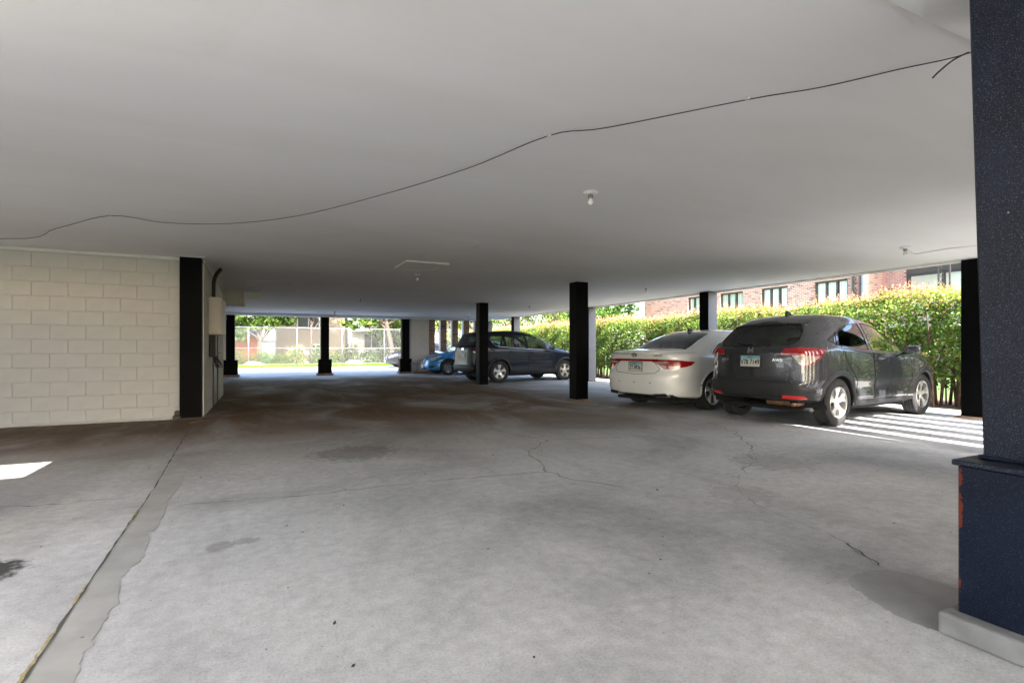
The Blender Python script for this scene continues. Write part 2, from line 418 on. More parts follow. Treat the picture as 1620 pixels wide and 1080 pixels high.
# ------------------------------------------------------------------ ground
def sheet(name, x0, x1, y0, y1, z, mat):
    return struct(meshobj(name, [(x0, y0, z), (x1, y0, z), (x1, y1, z), (x0, y1, z)], [(0, 1, 2, 3)], mat))
sheet('ground', -700, 700, -700, 700, -.05, M['lawn'])
struct(meshobj('parking_floor', [(x, y, 0) for x, y in ((-14, -6.7), (-3.7, -6.7), (-3.7, 3.1), (-1.95, 3.1), (-1.95, -6.7), (10.35, -6.7), (10.35, 23.3), (-14, 23.3))], [tuple(range(8))], M['floor']))
sheet('unseen_dark_court', -30, 10.35, -30, 3.3, -.006, M['unseen_dark_court'])  # unseen dark paving added to cut light bounced onto the near ceiling
sheet('concrete_strip', 10.35, 11.15, -16, 34, -.004, M['strip'])
sheet('driveway', -60, 10.35, 23.3, 33.6, -.008, M['drive'])
sheet('driveway_apron', 11.15, 60, 30.5, 33.6, -.009, M['drive'])
sheet('bounce_alley', -60, -14, 3.3, 23.3, -.007, M['strip'])  # unseen pale paving added to bounce sun onto the deep ceiling
sheet('planting_bed', 11.15, 13.4, -16, 30.5, -.012, M['soil'])
sheet('planting_bed_far', -60, 60, 35.6, 44, -.03, M['soil'])

def strip_mesh(name, pts, wd, mat, z=.003, seed=1, sub=.09, jit=.02):
    """irregular thin ribbon lying on the floor along a polyline"""
    rn = random.Random(seed); P = [Vector((p[0], p[1])) for p in pts]; path = []
    for a, b in zip(P[:-1], P[1:]):
        k = max(1, int((b-a).length/sub))
        for i in range(k): path.append(a.lerp(b, i/k))
    path.append(P[-1]); v = []
    for i, p in enumerate(path):
        d = (path[min(i+1, len(path)-1)]-path[max(0, i-1)]).normalized(); n = Vector((-d.y, d.x))
        p = p+n*rn.uniform(-jit, jit); w = wd*rn.uniform(.3, 1.4)
        if i in (0, len(path)-1): w *= .2
        v += [(p.x+n.x*w/2, p.y+n.y*w/2, z), (p.x-n.x*w/2, p.y-n.y*w/2, z)]
    f = [(2*i, 2*i+1, 2*i+3, 2*i+2) for i in range(len(path)-1)]
    return struct(meshobj(name, v, f, mat))
strip_mesh('floor_crack', [(-.56, 4.23), (-.07, 4.16), (.35, 4.1), (.82, 4.13), (1.32, 4.09), (1.75, 4.04), (2.26, 3.98)], .016, M['crack'], seed=1)
strip_mesh('floor_crack', [(3.0, 8.1), (2.71, 6.69), (2.8, 6.04), (3.03, 5.37), (2.52, 4.89), (2.42, 4.62), (2.26, 3.98), (2.29, 3.69), (2.46, 3.48), (2.59, 3.24)], .022, M['cracklt'], z=.0035, seed=2, jit=.035)
strip_mesh('floor_crack', [(3.03, 5.37), (3.61, 5.24), (4.32, 5.05), (5.03, 4.61), (5.38, 4.54)], .014, M['crack'], z=.0028, seed=3)
strip_mesh('floor_crack', [(5.88, 5.51), (5.52, 4.85), (5.0, 4.24), (4.7, 3.89), (4.24, 3.49), (3.7, 3.2)], .02, M['cracklt'], seed=4, jit=.05)
strip_mesh('floor_crack', [(3.7, 3.2), (3.28, 2.84), (3.07, 2.49), (3.03, 2.24), (2.98, 1.98), (2.94, 1.8), (2.84, 1.68), (2.75, 1.53)], .005, M['crack'], z=.0028, seed=5, jit=.012, sub=.05)
strip_mesh('floor_crack', [(2.93, 1.8), (2.87, 1.72), (2.80, 1.60), (2.76, 1.53)], .009, M['seam'], z=.0036, seed=51, jit=.012, sub=.03)
strip_mesh('floor_crack', [(-2.6, 4.75), (-1.62, 4.69), (-1.26, 4.61), (-.9, 4.61)], .014, M['crack'], seed=6)
strip_mesh('floor_crack', [(-.8, 7.9), (.74, 8.74), (2.21, 8.96), (4.2, 9.2)], .014, M['crack'], seed=7)
strip_mesh('slab_joint', [(-.93, 9.3), (-.88, 7.38), (-.81, 5.75), (-.77, 4.88), (-.75, 3.83), (-.73, 3.09), (-.71, 2.4), (-.69, 1.2), (-.66, -2)], .011, M['seam'], z=.0062, seed=8, jit=.003)
strip_mesh('slab_joint', [(-.93, 13.9), (-1.0, 18), (-1.05, 22.4)], .02, M['seam'], z=.003, seed=9, jit=.006)
for i_, (a_, b_) in enumerate(((2.15, 2.55), (2.75, 3.0), (3.9, 4.25))):
    strip_mesh('worn_paint_line', [(-.70-.022*(a_-2.1)-.012, a_), (-.70-.022*(b_-2.1)-.014, b_)], .011, M['yellow'], z=.0068, seed=20+i_, jit=.004, sub=.03)
strip_mesh('orange_paint_mark', [(-1.02, 8.95), (-.86, 9.02), (-.72, 9.12)], .07, M['orange'], seed=31)
strip_mesh('orange_paint_mark', [(-1.0, 8.75), (-.9, 8.95)], .05, M['orange'], z=.0045, seed=32)
rp = random.Random(4)
left = [(-.775, 5.56), (-.745, 3.83), (-.72, 2.7), (-.70, 2.1), (-.67, .6), (-.64, -1.6)]
right = [(-.62, 5.49), (-.605, 4.95), (-.6, 4.69), (-.615, 4.25), (-.58, 3.81), (-.605, 3.67), (-.56, 3.26), (-.6, 3.11), (-.615, 3.0), (-.56, 2.74), (-.57, 2.54), (-.575, 2.32), (-.55, 2.12), (-.53, 1.2), (-.5, -1.6)]
rr_ = []
for a, b in zip(right[:-1], right[1:]):
    for i in range(5):
        t = i/5; rr_.append((a[0]+(b[0]-a[0])*t+rp.uniform(-.012, .012), a[1]+(b[1]-a[1])*t))
rr_.append(right[-1])
poly = left+rr_[::-1]
struct(prism('mortar_patch', poly, -.02, .003, M['patch']))
p2 = [(2.45, 1.51), (2.6, 1.53), (2.74, 1.51), (2.8, 1.42), (2.83, 1.28), (2.8, 1.09), (2.33, 1.09), (2.30, 1.16), (2.325, 1.27), (2.36, 1.37), (2.4, 1.43)]
pp = []
for a, b in zip(p2, p2[1:]+p2[:1]):
    for i in range(5): pp.append((a[0]+(b[0]-a[0])*i/5+rp.uniform(-.008, .008), a[1]+(b[1]-a[1])*i/5+rp.uniform(-.008, .008)))
struct(prism('mortar_patch', pp, -.02, .0025, M['patch2']))
def debris():
    """dead leaves, gum and grit scattered on the floor"""
    n = 700; pos = np.zeros((n, 3)); pos[:, 0] = RNG.uniform(-4, 9, n); pos[:, 1] = RNG.uniform(1.2, 16, n); pos[:, 2] = .006
    sz = RNG.uniform(.008, .028, n); q = leaf_quads(pos, np.tile([0, 0, 1.], (n, 1)), sz, .7, .25)
    c = np.array([.05, .04, .03])*RNG.uniform(.4, 2.2, (n, 1))
    return stuff(tag(quads_obj('floor_litter', q, c, M['leaf']), 'tiny dark crumbs and leaf litter strewn over the concrete floor', 'litter'))
debris()

# ------------------------------------------------------------------ ceiling and the low unseen roof above it
CZ = 2.5
EX, FY = 10.12, 23.1
outline = [(-9.9, -6.5), (-3.6, -6.5), (-3.6, 3.2), (-2.0, 3.2), (-2.0, -6.5), (6.55, -6.5), (6.55, 2.05), (EX, 2.05), (EX, FY), (-9.9, FY)]  # unseen front overhang lengthened to hold sun and skylight off the foreground
struct(prism('ceiling', outline, CZ, CZ+.32, M['ceiling']))
bld = thing('apartment_building', 'brick edge and unseen roof of the block over the carport, kept low to let sun past', 'building', (0, 0, CZ))
o = prism('upper_wall', [(x-.004 if x > 0 else x+.004, y-.004 if y > 5 else y+.004) for x, y in outline], CZ+.324, CZ+1.1, M['brick_red'], bld); o.location.z = -CZ  # unseen roof block, height kept low so sun reaches the far driveway
for (x0, x1, y0, y1) in ((EX+.003, EX+.05, 2.05, FY),):
    o = box('fascia', x0, x1, y0, y1, CZ+.02, CZ+.36, M['galv'], bld); o.location.z = -CZ
o = box('edge_trim', EX-.13, EX-.003, 2.25, FY-.2, CZ-.035, CZ-.002, M['trim'], bld); o.location.z = -CZ
struct(box('ceiling_lintel', -9.8, 9.6, 22.55, 22.95, CZ-.105, CZ-.001, M['ceiling']))
struct(box('ceiling_lintel', -1.8, 6.6, .55, 1.23, CZ-.022, CZ-.001, M['ceiling'], bev=.004))

# ------------------------------------------------------------------ painted block walls
blk_me = {}
def block_mesh(w, d, h):
    k = (round(w, 3), round(d, 3), round(h, 3))
    if k not in blk_me:
        bm = bmesh.new(); bbox_bm(bm, 0, w, 0, d, 0, h, .003)
        me = bpy.data.meshes.new('block'); bm.to_mesh(me); bm.free(); me.materials.append(M['block']); blk_me[k] = me
    return blk_me[k]
def lay_blocks(parent, origin, u, length, ztop, depth, skip=None, course=.2032, bw=.4064, seed=1):
    """running bond on a vertical face; u = unit vector along the wall, pieces grow to the left-hand inside"""
    rn = random.Random(seed); u = Vector((u[0], u[1], 0)); ang = math.atan2(u.y, u.x); r = 0; z = 0.0
    while z < ztop-.04:
        h = min(course, ztop-z); s = -(bw/2 if r % 2 else 0)
        while s < length-.02:
            a, b = max(0, s), min(length, s+bw); s += bw
            if b-a < .04 or (skip and skip(a, b, z)): continue
            o = bpy.data.objects.new('block', block_mesh(b-a-.006, depth, h-.006)); C.objects.link(o); o.parent = parent
            off = rn.uniform(-.0022, .0022)
            n = Vector((u.y, -u.x, 0))
            o.location = Vector(origin)+u*(a+.004)+n*off+Vector((0, 0, z+.004)); o.rotation_euler = (0, 0, ang)
        z += course; r += 1
bw = thing('block_wall', 'cream painted concrete block wall behind the black corner column', 'wall', (-3.5, 9.5, 0))
inv = -Vector((-3.5, 9.5, 0))
o = box('mortar_core', -9.88, -1.17, 9.468, 9.62, 0, CZ-.002, M['mortar'], bw); o.location = inv
lay_blocks(bw, Vector((-6.4, 9.46, 0))+inv, (1, 0), 5.22, CZ-.04, .06, seed=3)
o = box('top_trim', -9.88, -1.17, 9.43, 9.459, CZ-.045, CZ-.003, M['trim'], bw); o.location = inv
o = box('foot_mortar', -9.88, -1.2, 9.40, 9.47, -.01, .035, M['mortar'], bw, .02); o.location = inv
sw = thing('block_wall', 'cream block wall with the beige electrical cabinet, running back from the corner column', 'wall', (-.95, 11.7, 0))
inv2 = -Vector((-.95, 11.7, 0))
o = box('mortar_core', -1.1, -.876, 9.62, 13.95, 0, CZ-.002, M['mortar'], sw); o.location = inv2
lay_blocks(sw, Vector((-.868, 9.47, 0))+inv2, (0, 1), 4.46, CZ-.04, .06, skip=lambda a, b, z: (b > 1.78 and a < 2.72 and z < 2.05), seed=5)
o = box('top_trim', -.867, -.84, 9.45, 13.95, CZ-.06, CZ-.003, M['trim'], sw); o.location = inv2
o = box('corner_trim', -.872, -.858, 9.43, 9.469, 0, CZ-.07, M['trim'], sw); o.location = inv2
o = box('door', -.9, -.872, 11.27, 12.17, .01, 2.03, M['doorgrey'], sw); o.location = inv2
o2 = tube('handle', [(-.872, 12.05, 1.0), (-.80, 12.05, 1.0), (-.80, 11.93, 1.0)], .012, M['galv'], o)
for yy in (11.2, 12.19): o = box('door_frame', -.9, -.852, yy, yy+.06, 0, 2.1, M['dkframe'], sw); o.location = inv2
struct(box('wall_back', -9.88, -1.1, 13.8, 13.95, 0, CZ-.002, M['mortar']))
fw = thing('block_wall', 'whitewashed block wall beside the far left base-box column', 'wall', (-5, 22.7, 0))
o = box('wall_face', -9.88, -1.32, 22.58, 22.8, 0, CZ-.107, M['block'], fw); o.location = (5, -22.7, 0)
fw2 = thing('block_wall', 'narrow white block wall pier behind the nose of the blue sedan', 'wall', (6.2, 22.7, 0))
o = box('mortar_core', 5.82, 6.66, 22.615, 22.8, 0, CZ-.107, M['mortar'], fw2); o.location = (-6.2, -22.7, 0)
lay_blocks(fw2, Vector((5.82, 22.605, 0))+Vector((-6.2, -22.7, 0)), (1, 0), .84, CZ-.11, .06, seed=9)
o = box('foot_block', 5.83, 6.12, 22.35, 22.6, 0, .5, M['plinth'], fw2, .01); o.location = (-6.2, -22.7, 0)
o = box('kerb', 5.85, 7.1, 22.2, 22.348, 0, .11, M['brownplinth'], fw2, .02); o.location = (-6.2, -22.7, 0)
ORD = ['first', 'second', 'third', 'fourth', 'fifth', 'sixth']
bf = thing('sky_block_fence', 'unseen board fence added left of the carport to block the bright horizon', 'fence', (-17.5, 20, 0))  # unseen, added to keep bright horizon sky out of the car reflections
for k in range(70): box('board', -.015, .015, -10+.3*k, -10+.3*k+.285, -.05, 2.15+.03*(k % 3), M['brownplinth'], bf)
# brick fins, far end and the matching set at the near right corner
def fin(x, y, wdt, dep, label):
    t = thing('brick_fin', label, 'brick pier', (x+wdt/2, y, 0), 0, 'brick fins screening the carport ends')
    box('pier', -wdt/2, wdt/2, 0, dep, 0, CZ-.003 if y < 20 else CZ-.107, M['brick_fin'], t, .004)
    box('pale_edge', -wdt/2-.012, -wdt/2-.001, .02, dep-.02, 0, CZ-.12, M['trim'], t)  # thin pale strip along the left side of the fin
for k in range(5):
    fin(6.69+.55*k, 22.62, .27, .3, ORD[k]+' brown brick fin from the white block pier, behind the blue sedan')
for k in range(6):
    fin(6.73+.56*k, 2.06, .35, .12, ORD[k]+' slim brick fin from the added side wall, in the screen beside the grey hatchback')

o = thing('sun_block_wall', 'unseen brick wall added to stop sun slipping in beside the screen of fins', 'wall', (6.45, 0, 0)); box('wall_face', -.1, .1, -6.48, 2.04, 0, CZ-.003, M['brick_fin'], o)  # added out of view to block stray sun next to the fins
o = thing('low_block_wall', 'low cream block wall with an open strip above it at the near end of the carport', 'wall', (-5.8, 3.3, 0))
box('wall_face', -4.0, 4.1, -.08, .08, 0, 1.78, M['block'], o); box('coping', -4.02, 4.12, -.1, .1, 1.781, 1.82, M['trim'], o)
# ------------------------------------------------------------------ columns
def column(x0, y0, label, w=.29, d=.29, m='black', base='', z0=0, lean=0.0):
    t = thing('steel_column', label, 'column', (x0+w/2, y0+d/2, 0), 0, 'steel columns carrying the ceiling')
    hw, hd = w/2, d/2; zb = z0
    if base == 'box':
        pm = M['plinth'] if m == 'navy' else M['brownplinth']
        box('plinth', -hw-.16, hw+.16, -hd-.10, hd+.075, 0, .085, pm, t, .012, 2)
        bm_ = M['navybox'] if m == 'navy' else M['black']
        box('base_box', -hw-.10, hw+.10, -hd-.04, hd+.035, .086, .64, bm_, t, .004)
        box('base_cap', -hw-.115, hw+.115, -hd-.055, hd+.05, .641, .662, M['navy'] if m == 'navy' else bm_, t, .004)
        zb = .663
    elif base == 'brick':
        for k, (bx, by) in enumerate(((-hw-.09, -hd+.0), (-hw-.07, -hd+.02))):
            box('broken_brick', bx, bx+.10, by, by+.18, .07*k, .065+.07*k, M['dkframe'], t, .006)
        box('base_plate', -hw-.03, hw+.02, -hd-.02, hd, 0, .03, M['dkframe'], t, .01)
        zb = .031
    elif base == 'pad':
        bm = bmesh.new(); rn = random.Random(int(x0*100)); 
        lathe_bm(bm, [(0, .03), (.2, .03), (.27, .014), (.29, 0)], 14)
        for v in bm.verts: v.co.x *= 1+rn.uniform(-.12, .12); v.co.y *= 1+rn.uniform(-.12, .12)
        bmesh.ops.remove_doubles(bm, verts=bm.verts, dist=1e-4); bmesh.ops.recalc_face_normals(bm, faces=bm.faces)
        bmobj('mortar_pad', bm, M['brownplinth'], t, True); zb = .02
    top = CZ-.013
    if y0 > 22: top = CZ-.107
    if m == 'navy': top = CZ-.025
    # box column with the flange edges standing proud of the web plates
    bm = bmesh.new(); bbox_bm(bm, -hw, hw, -hd, hd, zb, top, .006)
    for v in bm.verts:
        if v.co.z > 1.5: v.co.x += lean
    bmobj('shaft', bm, M[m], t)
    if m == 'navy':
        box('weld_bead', -hw-.012, hw+.012, -hd-.012, hd+.012, zb, zb+.014, M['navybox'], t, .005, 2)
    if y0 < 22 and m != 'navy':
        box('cap_trim', -hw-.05, hw+.05, -hd-.05, hd+.05, CZ-.012, CZ-.001, M['trim'], t)
    if 9 < x0 < 9.9 and y0 > 5: box('grey_face', -hw+.004, hw-.004, -hd-.006, -hd-.001, zb+.02, top-.02, M['greyface'], t)  # pale grey plate over one face of the outer columns
    return t
column(-1.165, 9.31, 'black steel column at the corner of the cream block wall, broken bricks at its foot', base='brick')
column(5.87, 9.16, 'black steel column on a crumbling mortar pad left of the white sedan', base='pad')
column(5.88, 14.58, 'black steel column in front of the tail of the navy SUV')
column(9.78, 9.35, 'black steel column with pale side rising behind the white sedan roof')
column(9.95, 4.05, 'black steel column on a low concrete pad beside the front of the grey hatchback', base='pad')
column(9.8, 14.55, 'black steel column at the carport edge in front of the hedge, mostly hidden by the nearer column')
column(9.8, 20.3, 'black steel column rising behind the navy SUV roof')
column(9.45, 22.56, 'black steel column at the far corner beside the brick fins')
column(-1.32, 22.56, 'black column on a base box at the far opening, beside the leafy tree', w=.3, base='box')
column(2.1, 22.56, 'black column on a base box in the middle of the far opening', w=.32, base='box')
column(5.45, 22.56, 'black column on a base box beside the white block pier', w=.32, base='box')
column(2.475, .66, 'large navy blue column on a rust flaked base box with a grey concrete plinth', w=.34, d=.35, m='navy', base='box', lean=-.11)
column(-1.3, .66, 'navy blue column on a base box at the near opening', w=.34, d=.35, m='navy', base='box') if False else None

# ------------------------------------------------------------------ ceiling fittings
def bulb_holder():
    t = thing('lamp_holder', 'white porcelain lamp holder with an unlit bare bulb on the ceiling', 'light fitting', (0, 0, 0), 0, 'bare bulb holders on the ceiling')
    lathe('canopy', [(0, -.001), (.075, -.001), (.078, -.012), (.066, -.022), (.034, -.03), (.03, -.032), (0, -.032)], M['porcelain'], t, 24)
    lathe('socket', [(0, -.0325), (.026, -.0325), (.028, -.045), (.0255, -.052), (.028, -.06), (.025, -.07), (0, -.07)], M['galv'], t, 18)
    lathe('bulb', [(0, -.0705), (.016, -.0705), (.018, -.08), (.028, -.098), (.031, -.113), (.027, -.13), (.016, -.142), (0, -.146)], M['bulb'], t, 18)
    return t
spots = [(2.66, 3.92), (2.63, 9.68), (7.9, 9.4), (7.8, 15.0), (8.05, 4.15), (2.43, 14.96), (2.4, 20.6), (7.9, 20.9)]
BL = ['white porcelain holder, closest to the sagging cable', 'just beyond the access hatch', 'above the tail of the white sedan', 'above the navy SUV', 'beside the thin white conduit', 'second beyond the access hatch', 'in front of the middle far column', 'above the blue sedan']
bh = bulb_holder()
for i, (x, y) in enumerate(spots):
    o = bh if i == 0 else copy_thing(bh, (0, 0, 0))
    o.location = (x, y, CZ); o.scale = (.85, .85, .85); o['label'] = 'unlit bare bulb on the ceiling, '+BL[i]
h = thing('access_hatch', 'square white access hatch with raised frame in the ceiling', 'hatch', (2.4, 8.6, CZ))
for (x0, x1, y0, y1) in ((-.36, .36, -.42, -.36), (-.36, .36, .36, .42), (-.36, -.30, -.359, .359), (.30, .36, -.359, .359)):
    box('frame', x0, x1, y0, y1, -.028, -.001, M['trim'], h, .003)
box('panel', -.299, .299, -.359, .359, -.022, -.001, M['trim'], h)
for (x, y, r, lb) in ((2.62, 6.66, .06, 'round white blank plate on the ceiling near the bulb closest to the cable'), (7.86, 6.66, .06, 'round white blank plate on the ceiling above the white sedan')):
    lathe('cover_plate', [(0, -.012), (r*.9, -.01), (r, -.003), (r, 0)], M['trim'], None, 24).location = (x, y, CZ)
    tag(bpy.context.scene.objects[-1] if False else C.objects[-1], lb, 'cover plate')
for (x0, x1, y0, y1, lb) in ((-.35, .35, 11.9, 12.9, 'faint square ceiling panel beside the electrical wall'), (.45, 1.1, 12.0, 13.0, 'faint square ceiling panel next to the other panel')):
    t = thing('ceiling_panel', lb, 'panel', ((x0+x1)/2, (y0+y1)/2, CZ)); hx, hy = (x1-x0)/2, (y1-y0)/2
    box('panel', -hx+.02, hx-.02, -hy+.02, hy-.02, -.008, -.001, M['ceiling'], t)
    for q in ((-hx, hx, -hy, -hy+.018), (-hx, hx, hy-.018, hy), (-hx, -hx+.018, -hy+.019, hy-.019), (hx-.018, hx, -hy+.019, hy-.019)):
        box('batten', q[0], q[1], q[2], q[3], -.014, -.001, M['trim'], t)
d = thing('duct_box', 'white boxed-in duct hanging under the ceiling past the electrical cabinet', 'duct', (-.6, 14.3, CZ))
box('casing', -.45, .16, -.3, .3, -.36, -.001, M['block'], d, .004)
box('end_flange', .161, .18, -.31, .31, -.37, -.001, M['trim'], d)
box('lower_run', .181, .55, .1, .42, -.16, -.001, M['ceiling'], d)

def catmull(pts, k=6):
    P = [Vector(p) for p in pts]; P = [P[0]*2-P[1]]+P+[P[-1]*2-P[-2]]; out = []
    for i in range(1, len(P)-2):
        for j in range(k):
            t = j/k; a, b, c, d_ = P[i-1:i+3]
            out.append(.5*((2*b)+(c-a)*t+(2*a-5*b+4*c-d_)*t*t+(3*b-a-3*c+d_)*t**3))
    out.append(P[-2]); return out
cab = [(-6.0, 11.0 - 1.8, 2.492), (-3.05, 8.81, 2.489), (-2.18, 7.74, 2.487), (-1.47, 6.78, 2.489), (-1.0, 6.86, 2.483), (-.37, 6.6, 2.48), (.31, 5.91, 2.481), (.95, 4.8, 2.483), (1.43, 3.8, 2.487), (1.70, 2.99, 2.491), (1.97, 2.72, 2.489), (2.46, 2.07, 2.487), (2.7, 1.8, 2.486), (2.88, 1.52, 2.487), (2.99, 1.27, 2.47), (2.95, 1.02, 2.465)]
cb_ = thing('ceiling_cable', 'thin black cable sagging across the white ceiling to the navy column', 'cable', (1.4, 3.8, CZ))
o = tube('cable', catmull(cab, 5), .0029, M['rubber'], cb_, 6); o.location = (-1.4, -3.8, -CZ)
o = tube('loose_end', catmull([(2.98, 1.27, 2.47), (2.93, 1.31, 2.44), (2.90, 1.35, 2.40), (2.885, 1.37, 2.375)], 4), .004, M['rubber'], cb_, 6); o.location = (-1.4, -3.8, -CZ)
for (x, y) in ((-1.47, 6.78), (1.70, 2.99), (2.46, 2.07)):
    o = box('cable_clip', x-.008, x+.008, y-.015, y+.015, 2.486, 2.499, M['trim'], cb_); o.location = (-1.4, -3.8, -CZ)
cd = tube('conduit', [(8.12, 4.2, 2.488), (8.73, 4.37, 2.488), (8.66, 3.92, 2.488), (8.79, 3.6, 2.488), (9.9, 3.7, 2.488)], .007, M['trim'], None, 8)
tag(cd, 'thin white conduit running from a bulb holder to the carport edge', 'conduit')
# electrical cabinet, conduits, meter tangle
eb = thing('electrical_cabinet', 'beige steel electrical cabinet on the side block wall with black conduits above', 'cabinet', (-.86, 10.65, 1.33))
box('casing', -.001, .19, -.45, .45, 0, .64, M['panelgrey'], eb, .006)
box('door', .191, .205, -.44, .44, .01, .63, M['panelgrey'], eb, .003)
box('latch', .206, .222, .34, .38, .28, .36, M['galv'], eb, .002)
for k, dy in enumerate((-.40, -.28)):
    pts = [(.07, dy, .641), (.07, dy, .82), (.075, dy+.02, .93), (.11, dy+.07, 1.05), (.17, dy+.16, 1.155)]
    tube('conduit', catmull(pts, 5), .026, M['rubber'], eb, 10)
mt = thing('meter_box', 'black meter tangle of cables below the electrical cabinet', 'meter', (-.86, 10.45, 1.0))
box('housing', -.004, .09, -.09, .09, -.06, .32, M['rubber'], mt, .012, 2)
for k in range(5):
    pts = [(.06, -.07+.04*k, .0), (.10+.02*k, -.02+.06*k, -.10-.03*k), (.08, .12+.05*k, -.2-.02*(k % 3)), (.03, .25+.06*k, .02*k), (.02, .30+.07*k, .2)]
    tube('cable', catmull(pts, 5), .007, M['rubber'], mt, 5)
# ------------------------------------------------------------------ vegetation
def hcol(base, n, var=.35, hue=.12):
    c = np.array(base)[None, :]*RNG.uniform(1-var, 1+var, (n, 1))
    return np.clip(c*RNG.uniform(1-hue, 1+hue, (n, 3)), 0, 1)
def hedge():
    t = thing('hedge', 'long clipped privet hedge with pinkish new shoots along its top, beside the parked cars', 'hedge', (11.9, 12, 0))
    x0, x1, y0, y1, z0, z1 = 11.25, 12.75, -4.0, 30.0, .45, 2.1
    def outx(y, z): return .16*np.sin(y*1.7+z)+.10*np.sin(y*4.1+2+z*3)+.07*np.sin(y*9.3+z*7)+.05*np.sin(z*11+y*3)
    def topz(y, x): return .07*np.sin(y*1.3)+.06*np.sin(y*3.7+x*2)+.05*np.sin(y*8+x*5)+.05*np.clip((9-y)/6, 0, 1)
    Q, K = [], []
    # dense pickup near the visible run
    def ysample(n):
        y = y0+(y1-y0)*RNG.random(n); return y
    n = 84000
    y = ysample(n); z = z0+(z1-z0)*RNG.random(n)**.8-.25*(RNG.random(n) < .12)*RNG.random(n)
    dep = RNG.exponential(.11, n)
    z = np.where(y > 7.5, .12+(z-.2)*1.02, z); keep = RNG.random(n) < np.where(y > 7.5, np.clip((z+.25)/.5, .5, 1), np.clip((z-.1)/.5, .25, 1))
    x = x0-outx(y, z)*.8+dep+.35*np.clip((z-1.7)/.5, 0, 1)**2+.25*np.clip((.9-z)/.6, 0, 1)
    p = np.stack([x, y, z], 1)[keep]; m = len(p)
    nr = np.tile([-.75, -.1, .55], (m, 1))
    Q.append(leaf_quads(p, nr, RNG.uniform(.042, .08, m), .6, .55))
    g = np.array([.085, .155, .022]); c = hcol(g, m, .4)
    up = np.clip((p[:, 2]-1.0)/1.0, 0, 1)[:, None]
    fresh = (RNG.random((m, 1)) < (.25+.35*up))
    c = np.where(fresh, hcol((.17, .235, .042), m, .3), c); K.append(c)
    # top surface
    n = 46000; y = ysample(n); x = x0+.1+(x1-x0-.1)*RNG.random(n); z = z1+topz(y, x)-RNG.exponential(.10, n)-.25*np.clip((11.6-x)/.4, 0, 1)
    p = np.stack([x, y, z], 1); Q.append(leaf_quads(p, np.tile([-.2, -.1, .9], (n, 1)), RNG.uniform(.045, .085, n), .55, .6))
    c = hcol((.20, .25, .05), n, .4); pk = (RNG.random((n, 1)) < .3) & (p[:, 1:2] > 4.5); c = np.where(pk, hcol((.42, .24, .13), n, .3), c); K.append(c)
    # upright new shoots
    ns = 4200; sy = ysample(ns); sx_ = x0+.15+(x1-x0-.15)*RNG.random(ns)**1.5; sz = z1+topz(sy, sx_)-.12*np.clip((11.6-sx_)/.4, 0, 1); hh = RNG.uniform(.06, .26, ns)
    per = 8; k = np.tile(np.linspace(.1, 1, per), ns)
    yy = np.repeat(sy, per)+RNG.normal(0, .02, ns*per); xx = np.repeat(sx_, per)+RNG.normal(0, .02, ns*per); zz = np.repeat(sz, per)+np.repeat(hh, per)*k-.05
    p = np.stack([xx, yy, zz], 1); m = len(p)
    Q.append(leaf_quads(p, np.tile([0, -.2, .5], (m, 1)), RNG.uniform(.035, .065, m)*(1.25-.5*k), .5, .9))
    c = np.where((k > .45)[:, None] & (yy > 5.5)[:, None], hcol((.50, .24, .16), m, .3), hcol((.28, .29, .07), m, .3)); K.append(c)
    # shaded back and inside
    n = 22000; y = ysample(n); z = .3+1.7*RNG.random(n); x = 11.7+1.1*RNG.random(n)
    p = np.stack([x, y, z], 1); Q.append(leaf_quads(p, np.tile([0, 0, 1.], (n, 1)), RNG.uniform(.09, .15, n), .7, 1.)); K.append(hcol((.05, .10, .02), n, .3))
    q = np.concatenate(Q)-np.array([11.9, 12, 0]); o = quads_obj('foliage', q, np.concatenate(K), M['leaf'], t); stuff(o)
    # rose-pink blossoms low at the end by the column
    n = 26; p = np.stack([RNG.uniform(11.15, 11.5, n), RNG.uniform(4.6, 6.6, n), RNG.uniform(.7, 1.25, n)], 1)-np.array([11.9, 12, 0])
    stuff(quads_obj('blossom', leaf_quads(p, np.tile([-1., 0, .3], (n, 1)), RNG.uniform(.03, .06, n), .9, .8), hcol((.45, .07, .11), n, .2), M['leaf'], t))
    bm = bmesh.new(); rn = random.Random(5); y = y0
    while y < y1:
        x = rn.uniform(11.35, 12.3); z = rn.uniform(1.2, 1.8); dx, dy = rn.uniform(-.25, .25), rn.uniform(-.3, .3); r = rn.uniform(.012, .032)
        tube_bm(bm, [(x-11.9, y-12, -.02), (x+dx*.3-11.9, y+dy*.3-12, z*.4), (x+dx-11.9, y+dy-12, z)], [r, r*.8, r*.4], 5); y += rn.uniform(.02, .09)
    stuff(bmobj('stem', bm, M['stem'], t))
hedge()

